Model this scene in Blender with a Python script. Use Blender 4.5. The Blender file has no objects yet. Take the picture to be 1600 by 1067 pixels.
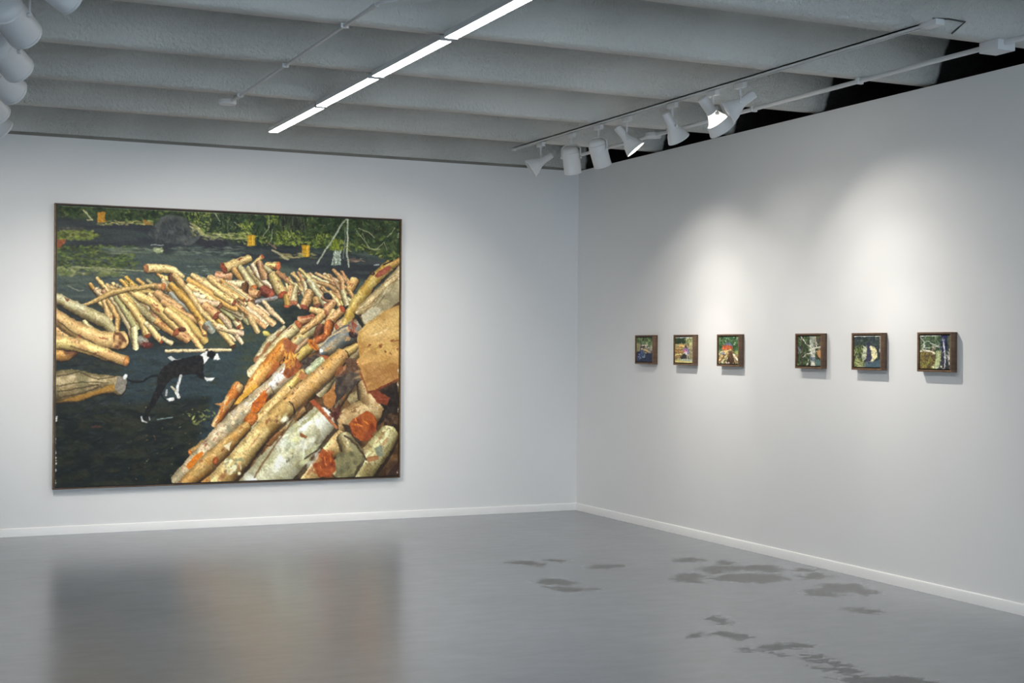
import bpy, bmesh, math, random
import numpy as np
from mathutils import Vector, Matrix

sc = bpy.context.scene
C = sc.collection
# ---------------------------------------------------------------- camera
FOC, YAW, PITCH, ROLL = 2184.37, .4306, .0041, .0066
fw = Vector((math.sin(YAW) * math.cos(PITCH), math.cos(YAW) * math.cos(PITCH), math.sin(PITCH)))
r0 = Vector((math.cos(YAW), -math.sin(YAW), 0)); u0 = r0.cross(fw)
rt = r0 * math.cos(ROLL) + u0 * math.sin(ROLL); up = u0 * math.cos(ROLL) - r0 * math.sin(ROLL)
cam = bpy.data.cameras.new('camera'); cam.sensor_width = 36; cam.lens = FOC / 1600 * 36; cam.clip_start = .05
co = bpy.data.objects.new('camera', cam); C.objects.link(co); sc.camera = co
M = Matrix.Identity(4)
for i in range(3):
    M[i][0], M[i][1], M[i][2] = rt[i], up[i], -fw[i]
M[0][3], M[1][3], M[2][3] = -6.3505, -12.2767, 1.6
co.matrix_world = M
# ---------------------------------------------------------------- light and exposure
sc.view_settings.view_transform = 'Standard'; sc.view_settings.look = 'None'; sc.view_settings.gamma = 1
sc.view_settings.use_curve_mapping = False; sc.cycles.sample_clamp_indirect = 3.0; sc.view_settings.exposure = 0.56
wd = bpy.data.worlds.new('daylight'); sc.world = wd; wd.use_nodes = True
wd.node_tree.nodes['Background'].inputs[0].default_value = (.70, .86, 1.0, 1)
wd.node_tree.nodes['Background'].inputs[1].default_value = 4.6
TUBE, SPOT_R, SPOT_L = 44.0, 50, 92
H, HB, HS = 3.342, 3.37, 3.68            # partition top, underside of the ceiling beams, underside of the slab


# ---------------------------------------------------------------- helpers
def link(o, parent=None):
    C.objects.link(o)
    if parent is not None:
        o.parent = parent
    return o


def tag(o, label=None, cat=None, group=None, kind=None):
    for k, v in (('label', label), ('category', cat), ('group', group), ('kind', kind)):
        if v:
            o[k] = v
    return o


def empty(name, loc, label, cat, group=None):
    o = bpy.data.objects.new(name, None); o.location = loc; o.empty_display_size = .1
    link(o); return tag(o, label, cat, group)


class MB:
    def __init__(s):
        s.v, s.f = [], []

    def box(s, x0, y0, z0, x1, y1, z1, m=None):
        b = len(s.v)
        for x, y, z in ((x0, y0, z0), (x1, y0, z0), (x1, y1, z0), (x0, y1, z0), (x0, y0, z1), (x1, y0, z1), (x1, y1, z1), (x0, y1, z1)):
            s.v.append(tuple(m @ Vector((x, y, z))) if m else (x, y, z))
        for f in ((0, 3, 2, 1), (4, 5, 6, 7), (0, 1, 5, 4), (1, 2, 6, 5), (2, 3, 7, 6), (3, 0, 4, 7)):
            s.f.append(tuple(b + i for i in f))
        return s

    def lathe(s, prof, m, n=24, close=True):
        b = len(s.v); k = len(prof)
        for r, z in prof:
            for i in range(n):
                a = 2 * math.pi * i / n
                s.v.append(tuple(m @ Vector((r * math.cos(a), r * math.sin(a), z))))
        for j in range(k - 1):
            for i in range(n):
                s.f.append((b + j * n + i, b + j * n + (i + 1) % n, b + (j + 1) * n + (i + 1) % n, b + (j + 1) * n + i))
        if close:
            s.f.append(tuple(b + i for i in reversed(range(n)))); s.f.append(tuple(b + (k - 1) * n + i for i in range(n)))
        return s

    def tube(s, pts, r, n=10):
        pts = [Vector(p) for p in pts]; b = len(s.v); pu = None
        for i, p in enumerate(pts):
            d = (pts[min(i + 1, len(pts) - 1)] - pts[max(i - 1, 0)]).normalized()
            u = d.cross(Vector((0, 0, 1)) if abs(d.z) < .9 else Vector((1, 0, 0))).normalized()
            if pu is not None and u.dot(pu) < 0:
                u = -u
            pu = u; w = d.cross(u)
            for k in range(n):
                a = 2 * math.pi * k / n; s.v.append(tuple(p + (u * math.cos(a) + w * math.sin(a)) * r))
        for i in range(len(pts) - 1):
            for k in range(n):
                s.f.append((b + i * n + k, b + i * n + (k + 1) % n, b + (i + 1) * n + (k + 1) % n, b + (i + 1) * n + k))
        s.f.append(tuple(b + k for k in reversed(range(n)))); s.f.append(tuple(b + (len(pts) - 1) * n + k for k in range(n)))
        return s

    def prism_x(s, prof, x0, x1):
        b = len(s.v); n = len(prof)
        for x in (x0, x1):
            for y, z in prof:
                s.v.append((x, y, z))
        for i in range(n):
            s.f.append((b + i, b + (i + 1) % n, b + n + (i + 1) % n, b + n + i))
        s.f.append(tuple(b + i for i in reversed(range(n)))); s.f.append(tuple(b + n + i for i in range(n)))
        return s

    def build(s, name, mat, parent=None, smooth=False, bevel=0, angle=35):
        me = bpy.data.meshes.new(name); me.from_pydata(s.v, [], s.f)
        bm = bmesh.new(); bm.from_mesh(me)
        bmesh.ops.recalc_face_normals(bm, faces=bm.faces[:])
        if bevel:
            bmesh.ops.bevel(bm, geom=bm.edges[:], offset=bevel, segments=2, affect='EDGES', profile=.6)
        bm.to_mesh(me); bm.free()
        if smooth or bevel:
            me.polygons.foreach_set('use_smooth', [True] * len(me.polygons)); me.set_sharp_from_angle(angle=math.radians(angle))
        me.materials.append(mat)
        return link(bpy.data.objects.new(name, me), parent)


# ---------------------------------------------------------------- materials
def material(name):
    m = bpy.data.materials.new(name); m.use_nodes = True
    nt = m.node_tree; b = nt.nodes['Principled BSDF']
    return m, nt, b


def nd(nt, kind, **kw):
    n = nt.nodes.new(kind)
    for k, v in kw.items():
        if k in n.inputs.keys():
            n.inputs[k].default_value = v
        else:
            setattr(n, k, v)
    return n


def noise(nt, scale, detail=4, stretch=None, rough=.55):
    tc = nd(nt, 'ShaderNodeTexCoord'); mp = nd(nt, 'ShaderNodeMapping')
    if stretch:
        mp.inputs['Scale'].default_value = stretch
    nt.links.new(tc.outputs['Object'], mp.inputs['Vector'])
    n = nd(nt, 'ShaderNodeTexNoise', Scale=scale, Detail=detail, Roughness=rough)
    nt.links.new(mp.outputs['Vector'], n.inputs['Vector']); return n


def ramp(nt, fac, stops):
    r = nd(nt, 'ShaderNodeValToRGB'); e = r.color_ramp.elements
    while len(e) < len(stops):
        e.new(.5)
    for q, (p, c) in zip(e, stops):
        q.position = p; q.color = (*c, 1) if len(c) == 3 else c
    nt.links.new(fac, r.inputs['Fac']); return r


def bump(nt, b, h, strength, dist):
    n = nd(nt, 'ShaderNodeBump', Strength=strength, Distance=dist)
    nt.links.new(h, n.inputs['Height']); nt.links.new(n.outputs['Normal'], b.inputs['Normal'])


def painted(name, col, rough=.6, var=.03, scale=3.0, bs=160, bstr=.12, bdist=.002, stretch=None):
    m, nt, b = material(name)
    n = noise(nt, scale, 5)
    r = ramp(nt, n.outputs['Fac'], [(.3, tuple(max(0, c * (1 - var)) for c in col)), (.7, tuple(min(1, c * (1 + var)) for c in col))])
    nt.links.new(r.outputs['Color'], b.inputs['Base Color']); b.inputs['Roughness'].default_value = rough
    if bstr:
        bump(nt, b, noise(nt, bs, 3, stretch).outputs['Fac'], bstr, bdist)
    return m


WALL = painted('white_wall_paint', (.79, .795, .80), .62, .012, 1.5, 220, .10, .001)
BASE = painted('white_baseboard_paint', (.86, .86, .86), .4, .01, 2, 200, .05, .001)
METAL = painted('white_powder_coat', (.70, .71, .72), .38, .02, 12, 300, .03, .0005)
BLACK = painted('black_paint', (.011, .010, .009), .8, .3, 4, 60, .2, .004)
GAP = painted('dark_shadow_gap_board', (.27, .255, .225), .7, .15, 3)
STEEL = painted('dark_steel', (.06, .06, .06), .45, .2, 20, 200, .05, .0005)


def ceiling_paint():
    m, nt, b = material('sprayed_ceiling_paint')
    n = noise(nt, .9, 5)
    r = ramp(nt, n.outputs['Fac'], [(.3, (.62, .62, .59)), (.72, (.68, .68, .65))])
    tc = nd(nt, 'ShaderNodeTexCoord'); sp = nd(nt, 'ShaderNodeSeparateXYZ'); nt.links.new(tc.outputs['Object'], sp.inputs[0])
    # the paint stops in a soft, wandering line just past the partition; beyond it the concrete is black
    w = noise(nt, 6, 3); a = nd(nt, 'ShaderNodeMath', operation='MULTIPLY_ADD'); a.inputs[1].default_value = .06
    nt.links.new(w.outputs['Fac'], a.inputs[0]); nt.links.new(sp.outputs['X'], a.inputs[2])
    mr = nd(nt, 'ShaderNodeMapRange', interpolation_type='SMOOTHSTEP'); mr.inputs['From Min'].default_value = .10; mr.inputs['From Max'].default_value = .13
    nt.links.new(a.outputs[0], mr.inputs['Value'])
    mx = nd(nt, 'ShaderNodeMix', data_type='RGBA'); nt.links.new(mr.outputs['Result'], mx.inputs['Factor'])
    nt.links.new(r.outputs['Color'], mx.inputs['A']); mx.inputs['B'].default_value = (.011, .010, .009, 1)
    nt.links.new(mx.outputs['Result'], b.inputs['Base Color']); b.inputs['Roughness'].default_value = .8
    # sprayed popcorn relief, coarser in some bays
    p = noise(nt, 42, 4, None, .6); q = noise(nt, 1.1, 2)
    qm = nd(nt, 'ShaderNodeMapRange'); qm.inputs['From Min'].default_value = .35; qm.inputs['From Max'].default_value = .6; qm.inputs['To Min'].default_value = .25
    nt.links.new(q.outputs['Fac'], qm.inputs['Value'])
    mu = nd(nt, 'ShaderNodeMath', operation='MULTIPLY'); nt.links.new(p.outputs['Fac'], mu.inputs[0]); nt.links.new(qm.outputs['Result'], mu.inputs[1])
    bump(nt, b, mu.outputs[0], 1.0, .030)
    return m


CEIL = ceiling_paint()


def concrete():
    m, nt, b = material('sealed_concrete')
    n1, n2 = noise(nt, .55, 6), noise(nt, 5, 6, (1, 2.2, 1))
    a = nd(nt, 'ShaderNodeMix', data_type='FLOAT'); a.inputs['Factor'].default_value = .36
    nt.links.new(n1.outputs['Fac'], a.inputs['A']); nt.links.new(n2.outputs['Fac'], a.inputs['B'])
    r = ramp(nt, a.outputs['Result'], [(.32, (.225, .245, .272)), (.68, (.29, .31, .34))])
    at = nd(nt, 'ShaderNodeAttribute', attribute_name='stain')
    w = noise(nt, 20, 6, (.7, 1.3, 1), .65); s = nd(nt, 'ShaderNodeMath', operation='MULTIPLY_ADD'); s.inputs[1].default_value = 1.3
    nt.links.new(w.outputs['Fac'], s.inputs[0]); nt.links.new(at.outputs['Fac'], s.inputs[2])
    mr = nd(nt, 'ShaderNodeMapRange', interpolation_type='SMOOTHSTEP'); mr.inputs['From Min'].default_value = 1.12; mr.inputs['From Max'].default_value = 1.18
    nt.links.new(s.outputs[0], mr.inputs['Value'])
    mx = nd(nt, 'ShaderNodeMix', data_type='RGBA'); nt.links.new(mr.outputs['Result'], mx.inputs['Factor'])
    nt.links.new(r.outputs['Color'], mx.inputs['A']); mx.inputs['B'].default_value = (.185, .192, .2, 1)
    nt.links.new(mx.outputs['Result'], b.inputs['Base Color'])
    ro = nd(nt, 'ShaderNodeMapRange'); ro.inputs['To Min'].default_value = .22; ro.inputs['To Max'].default_value = .27; ro.inputs['From Min'].default_value = .3; ro.inputs['From Max'].default_value = .7
    nt.links.new(n1.outputs['Fac'], ro.inputs['Value'])
    rs = nd(nt, 'ShaderNodeMix', data_type='FLOAT'); nt.links.new(mr.outputs['Result'], rs.inputs['Factor']); nt.links.new(ro.outputs['Result'], rs.inputs['A']); rs.inputs['B'].default_value = .6
    nt.links.new(rs.outputs['Result'], b.inputs['Roughness'])
    b.inputs['IOR'].default_value = 1.6
    return m


def wood(name, c0, c1):
    m, nt, b = material(name)
    n = noise(nt, 30, 5, (1, 1, .12)); n2 = noise(nt, 30, 5, (.12, .12, 1))
    a = nd(nt, 'ShaderNodeMath', operation='MULTIPLY'); nt.links.new(n.outputs['Fac'], a.inputs[0]); nt.links.new(n2.outputs['Fac'], a.inputs[1])
    r = ramp(nt, a.outputs[0], [(.15, c0), (.38, c1)])
    nt.links.new(r.outputs['Color'], b.inputs['Base Color']); b.inputs['Roughness'].default_value = .5
    bump(nt, b, a.outputs[0], .15, .001)
    return m


WALNUT = wood('walnut', (.085, .046, .026), (.20, .115, .062))
WALNUT_DARK = wood('dark_walnut', (.045, .026, .015), (.11, .062, .034))
SIDE_LIT = wood('side_lit_frame_edge', (.10, .06, .03), (.20, .13, .065))  # golden tone of light on the frame's upright rails, put into their colour


def canvas_paint():
    m, nt, b = material('oil_paint_on_canvas')
    at = nd(nt, 'ShaderNodeAttribute', attribute_name='paint')
    nt.links.new(at.outputs['Color'], b.inputs['Base Color']); b.inputs['Roughness'].default_value = .55
    b.inputs['Specular IOR Level'].default_value = .3
    bump(nt, b, noise(nt, 90, 4).outputs['Fac'], .12, .002)
    return m


PAINT = canvas_paint()


def glow(name, col, e):
    m, nt, b = material(name)
    b.inputs['Base Color'].default_value = (.9, .9, .9, 1)
    n = noise(nt, 5, 2); r = ramp(nt, n.outputs['Fac'], [(.3, tuple(c * .97 for c in col)), (.7, col)])
    nt.links.new(r.outputs['Color'], b.inputs['Emission Color']); b.inputs['Emission Strength'].default_value = e
    return m


TUBE_GLOW = glow('lit_diffuser', (1.0, .985, .94), TUBE)
LAMP_GLOW = glow('lit_lamp', (1.0, .93, .82), 14)
HIGHLIGHT_GLOW = glow('glowing_highlight', (1.0, .95, .84), .7)  # emission stands in for lamp light falling on the housing's side
LAMP_OFF = painted('frosted_lamp_glass', (.62, .62, .6), .2, .05, 30, 100, .05, .001)

# ---------------------------------------------------------------- painted canvases (oil paint laid stroke by stroke into colour attributes)
VIEWS = {1: (80, 400, .13126), 2: (210, 400, .15), 3: (330, 390, .15), 4: (430, 400, .13126), 5: (400, 480, .15), 6: (500, 400, .15),
         7: (270, 600, .15), 8: (470, 560, .1874), 9: (80, 530, .175), 10: (84, 314, .125), 11: (270, 320, .1125), 12: (440, 330, .125),
         0: (0, 0, 1.0)}
# colours of the oil paint (0..255)
CREAM, OCHRE, PALE, GREY, TAN = (226, 194, 128), (214, 170, 92), (220, 202, 156), (170, 160, 118), (204, 162, 102)
GOLD, RED, ORANGE, BROWN, SLATE = (214, 172, 82), (132, 64, 42), (192, 102, 48), (112, 74, 50), (140, 140, 130)
PINK, WHITE, DARK, MINT = (200, 152, 104), (222, 226, 216), (34, 40, 46), (206, 210, 180)


def homography(src, dst):
    A, b = [], []
    for (x, y), (u, v) in zip(src, dst):
        A.append([x, y, 1, 0, 0, 0, -u * x, -u * y]); b.append(u)
        A.append([0, 0, 0, x, y, 1, -v * x, -v * y]); b.append(v)
    h = np.linalg.solve(np.array(A, float), np.array(b, float))
    return np.append(h, 1).reshape(3, 3)


class Canvas:
    def __init__(self, w, h, quad=None, seed=1):
        self.w, self.h = w, h
        self.img = np.zeros((h, w, 3)) + 60
        self.rng = np.random.RandomState(seed)
        self.H = homography(quad, [(0, 0), (w, 0), (w, h), (0, h)]) if quad else np.eye(3)
        self.k = w / (quad[1][0] - quad[0][0]) if quad else 1.0
        self.lat = self.rng.rand(64, 64)

    def P(self, v, x, y):
        ox, oy, s = VIEWS[v]
        q = self.H @ np.array([ox + x * s, oy + y * s, 1.0])
        return q[:2] / q[2]

    def noise(self, x, y):
        xi, yi = np.floor(x).astype(int), np.floor(y).astype(int)
        fx, fy = x - xi, y - yi
        fx, fy = fx * fx * (3 - 2 * fx), fy * fy * (3 - 2 * fy)
        L = self.lat
        a, b = L[yi % 64, xi % 64], L[yi % 64, (xi + 1) % 64]
        c, d = L[(yi + 1) % 64, xi % 64], L[(yi + 1) % 64, (xi + 1) % 64]
        return (a * (1 - fx) + b * fx) * (1 - fy) + (c * (1 - fx) + d * fx) * fy

    def win(self, x0, y0, x1, y1):
        x0, y0 = max(0, int(x0)), max(0, int(y0))
        x1, y1 = min(self.w, int(x1) + 2), min(self.h, int(y1) + 2)
        if x1 <= x0 or y1 <= y0:
            return None
        yy, xx = np.mgrid[y0:y1, x0:x1]
        return slice(y0, y1), slice(x0, x1), xx + .5, yy + .5

    def put(self, sy, sx, a, col):
        self.img[sy, sx] = self.img[sy, sx] * (1 - a[..., None]) + col * a[..., None]

    def poly(self, v, pts, col, var=14, sx_=.12, sy_=.3, soft=1.0, vary=None, alpha=1.0):
        q = np.array([self.P(v, *p) for p in pts])
        wn = self.win(q[:, 0].min() - 2, q[:, 1].min() - 2, q[:, 0].max() + 2, q[:, 1].max() + 2)
        if wn is None:
            return
        sy, sx, X, Y = wn
        ins = np.zeros(X.shape, bool); D = np.full(X.shape, 1e9)
        for i in range(len(q)):
            (ax, ay), (bx, by) = q[i], q[(i + 1) % len(q)]
            if abs(by - ay) > 1e-9:
                c = ((ay > Y) != (by > Y)) & (X < (bx - ax) * (Y - ay) / (by - ay) + ax)
                ins ^= c
            dx, dy = bx - ax, by - ay
            t = np.clip(((X - ax) * dx + (Y - ay) * dy) / (dx * dx + dy * dy + 1e-9), 0, 1)
            D = np.minimum(D, np.hypot(X - ax - t * dx, Y - ay - t * dy))
        sd = np.where(ins, D, -D)
        a = np.clip(sd / soft + .5, 0, 1) * alpha
        n = self.noise(X * sx_ + 7.3, Y * sy_ + 1.7) * .65 + self.noise(X * sx_ * 3.1, Y * sy_ * 2.7) * .35 - .5
        c = np.array(col, float) + n[..., None] * 2 * var
        if vary is not None:
            m = np.clip((self.noise(X * sx_ * .8 + 31, Y * sy_ * .8 + 11) - .5) * 3 + .35, 0, 1)[..., None]
            c = c * (1 - m) + (np.array(vary, float) + n[..., None] * 2 * var) * m
        self.put(sy, sx, a, c)

    def log(self, v, pts, col, end=None, end0=None, knots=0, var=16, knot_col=RED, dark=.5, tint=None, grain=1.0, edge=.75, kr=.3, lit=1.06, fleck=1.0):
        s = VIEWS[v][2] * self.k
        q = np.array([self.P(v, p[0], p[1]) for p in pts]); r = np.array([p[2] for p in pts]) * s
        seg = np.hypot(*(q[1:] - q[:-1]).T); cum = np.append(0, np.cumsum(seg))
        m = r.max() + 2
        wn = self.win(q[:, 0].min() - m, q[:, 1].min() - m, q[:, 0].max() + m, q[:, 1].max() + m)
        if wn is None:
            return
        sy, sx, X, Y = wn
        best = np.full(X.shape, 1e9); U = np.zeros(X.shape); S = np.zeros(X.shape); R = np.ones(X.shape)
        nseg = len(seg)
        for i in range(nseg):
            ax, ay = q[i]; d = (q[i + 1] - q[i]) / max(seg[i], 1e-6)
            n = np.array([-d[1], d[0]])
            if n[1] < -.05 or (abs(n[1]) <= .05 and n[0] < 0):
                n = -n
            lx, ly = X - ax, Y - ay
            u = lx * d[0] + ly * d[1]; w = lx * n[0] + ly * n[1]
            uc = np.clip(u, 0, seg[i]); over = np.abs(u - uc)
            rr = r[i] + (r[i + 1] - r[i]) * uc / max(seg[i], 1e-6)
            dist = np.where(over > 0, np.hypot(over * (1.6 if (i == 0 or i == nseg - 1) else 1.0), w), np.abs(w)) / np.maximum(rr, .3)
            k = dist < best
            best = np.where(k, dist, best); U = np.where(k, cum[i] + u, U); S = np.where(k, w / np.maximum(rr, .3), S); R = np.where(k, rr, R)
        rag = (self.noise(U * .16 + q[0, 0], S * 1.3 + 40) - .5) * np.minimum(.22, 2.2 / R)
        a = np.clip((1 + rag - best) * R / 1.1 + .5, 0, 1)
        o1, o2 = self.rng.rand(2) * 60
        g = (self.noise(U * .06 * grain + o1, S * 1.9 + o2) * .38 + self.noise(U * .13 * grain + o2, S * 6.5 + o1) * .36 + self.noise(X * .42 + o1, Y * .42 + o2) * .26) - .5
        g = g * 1.35
        sh = lit - dark * np.clip(S + .15, 0, 1.2) ** 1.4 - .25 * np.clip(-S - .55, 0, 1) / .45 + .07 * np.exp(-((S + .38) / .22) ** 2)
        base = np.array(col, float) * (.92 + .16 * self.rng.rand()) + (self.rng.rand(3) - .5) * 14
        c = base + g[..., None] * np.array([2.4, 2.5, 2.6]) * var
        if tint is not None:
            mm = np.clip((self.noise(U * .06 + o2, S * 1.2 + o1) - .48) * 5, 0, 1)[..., None]
            c = c * (1 - mm) + np.array(tint, float) * mm
        sh = np.clip(sh, .15, 1.3)
        c = c * np.stack([sh, sh ** 1.1, sh ** 1.32], -1)
        for _ in range(knots):
            ku, ks = self.rng.rand() * cum[-1], self.rng.rand() * 1.3 - .75
            ra, rb = (kr * .5 + self.rng.rand() * kr * 1.6) * r.mean() * 1.2, (kr * .25 + self.rng.rand() * kr * .6)
            e = ((U - ku) / max(ra, .8)) ** 2 + ((S - ks) / max(rb, .12)) ** 2 + (self.noise(X * .45 + ku, Y * .45) - .5) * 1.6
            km = np.clip(1.25 - e, 0, 1)[..., None] * (.35 + .5 * self.rng.rand())
            c = c * (1 - km) + (np.array(knot_col, float) * (.75 + .5 * self.rng.rand())) * km
        fl = self.noise(U * .5 * grain + o2, S * 5 + o1 * 2)
        c = c * (1 - np.clip((fl - .76) * 4, 0, .38 * fleck)[..., None]) + np.array([92., 66., 46.]) * np.clip((fl - .76) * 4, 0, .38 * fleck)[..., None]
        c = c + np.clip((self.noise(U * .4 + o1 + 9, S * 4 + o2) - .72) * 5, 0, 1)[..., None] * np.array([16., 18., 16.])
        # contour shadow under each log
        self.put(sy, sx, np.clip((1.28 - best) * R / 1.6, 0, 1) * edge * (S > -.2), np.array([38., 30., 26.]))
        self.put(sy, sx, a, np.clip(c, 8, 250))
        for e_, ip, jn in ((end, -1, -2), (end0, 0, 1)):
            if e_ is not None:
                d = q[ip] - q[jn]; d /= max(np.hypot(*d), 1e-6)
                self.disc(q[ip] + d * r[ip] * .15, d, r[ip] * .55, r[ip] * .98, e_)

    def disc(self, c0, d, ra, rb, col):
        ra, rb = max(ra, .9), max(rb, 1.0); m = max(ra, rb) + 2
        wn = self.win(c0[0] - m, c0[1] - m, c0[0] + m, c0[1] + m)
        if wn is None:
            return
        sy, sx, X, Y = wn
        u = (X - c0[0]) * d[0] + (Y - c0[1]) * d[1]; w = -(X - c0[0]) * d[1] + (Y - c0[1]) * d[0]
        e = np.hypot(u / ra, w / rb)
        a = np.clip((1.05 - e) * min(ra, rb) / 1.0 + .4, 0, 1)
        n = self.noise(X * .4 + c0[0], Y * .4) - .5
        c = np.array(col, float) * (1.1 - .35 * np.clip(e - .55, 0, 1) * 2 - .18 * np.clip((Y - c0[1]) / rb, -1, 1))[..., None] + n[..., None] * 46
        self.put(sy, sx, a, np.clip(c, 8, 250))

    def blob(self, v, x, y, rx, ry, col, ang=0.):
        s = VIEWS[v][2] * self.k; a = math.radians(ang)
        self.disc(self.P(v, x, y), np.array([math.cos(a), math.sin(a)]), rx * s, ry * s, col)

    def dabs(self, v, box, n, cols, ln, th, ang=0., spread=40., inside=None, alpha=.85):
        x0, y0, x1, y1 = box; s = VIEWS[v][2] * self.k
        for _ in range(n):
            x, y = x0 + self.rng.rand() * (x1 - x0), y0 + self.rng.rand() * (y1 - y0)
            if inside is not None and not inside(x, y):
                continue
            c = np.array(cols[self.rng.randint(len(cols))], float) * (.75 + .5 * self.rng.rand())
            a = math.radians(ang + (self.rng.rand() - .5) * 2 * spread)
            l, t = ln * s * (.5 + self.rng.rand()), th * s * (.5 + self.rng.rand())
            p = self.P(v, x, y); d = np.array([math.cos(a), math.sin(a)]); m = max(l, t) + 2
            wn = self.win(p[0] - m, p[1] - m, p[0] + m, p[1] + m)
            if wn is None:
                continue
            sy, sx, X, Y = wn
            u = (X - p[0]) * d[0] + (Y - p[1]) * d[1]; w = -(X - p[0]) * d[1] + (Y - p[1]) * d[0]
            e = (u / max(l, .6)) ** 2 + (w / max(t, .5)) ** 2
            self.put(sy, sx, np.clip(1.3 - e, 0, 1) * alpha, c)

    def line(self, v, pts, r, col, alpha=.9):
        s = VIEWS[v][2] * self.k
        q = [self.P(v, *p) for p in pts]
        for (ax, ay), (bx, by) in zip(q[:-1], q[1:]):
            R = max(r * s, .35)
            wn = self.win(min(ax, bx) - R - 2, min(ay, by) - R - 2, max(ax, bx) + R + 2, max(ay, by) + R + 2)
            if wn is None:
                continue
            sy, sx, X, Y = wn
            dx, dy = bx - ax, by - ay
            t = np.clip(((X - ax) * dx + (Y - ay) * dy) / (dx * dx + dy * dy + 1e-9), 0, 1)
            D = np.hypot(X - ax - t * dx, Y - ay - t * dy)
            n = .85 + .3 * self.noise(X * .3, Y * .3)
            self.put(sy, sx, np.clip(R - D + .5, 0, 1) * alpha, np.array(col, float) * n[..., None])


def brush_drag(c, k=1.0):
    # brush drag: colours wander a pixel or two and the bristles leave streaks
    yy, xx = np.mgrid[0:c.h, 0:c.w].astype(float)
    dx = (c.noise(xx * .11, yy * .11) - .5) * 1.9 * k + (c.noise(xx * .37 + 9, yy * .37) - .5) * 1.2 * k
    dy = (c.noise(xx * .11 + 20, yy * .11 + 5) - .5) * 1.9 * k + (c.noise(xx * .37, yy * .37 + 17) - .5) * 1.2 * k
    sx, sy = np.clip(xx + dx, 0, c.w - 1.001), np.clip(yy + dy, 0, c.h - 1.001)
    xi, yi = sx.astype(int), sy.astype(int); fx, fy = (sx - xi)[..., None], (sy - yi)[..., None]
    I = c.img
    I = (I[yi, xi] * (1 - fx) + I[yi, xi + 1] * fx) * (1 - fy) + (I[yi + 1, xi] * (1 - fx) + I[yi + 1, xi + 1] * fx) * fy
    br = (c.noise((xx + yy) * .16 + 3, (xx - yy) * .5) - .5) * .22 + (c.noise(xx * .6, yy * .6 + 8) - .5) * .16
    I = I * (1 + br[..., None] * .7)
    g = I.mean(-1, keepdims=True)
    I = g + (I - g) * .88
    I[..., 1] += .17 * np.clip(I[..., 0] - I[..., 1] - 40, 0, None); I[..., 2] += .10 * np.clip(I[..., 0] - I[..., 1] - 40, 0, None)
    return np.clip(118 + (I - 118) * 1.08, 6, 250)


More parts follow.
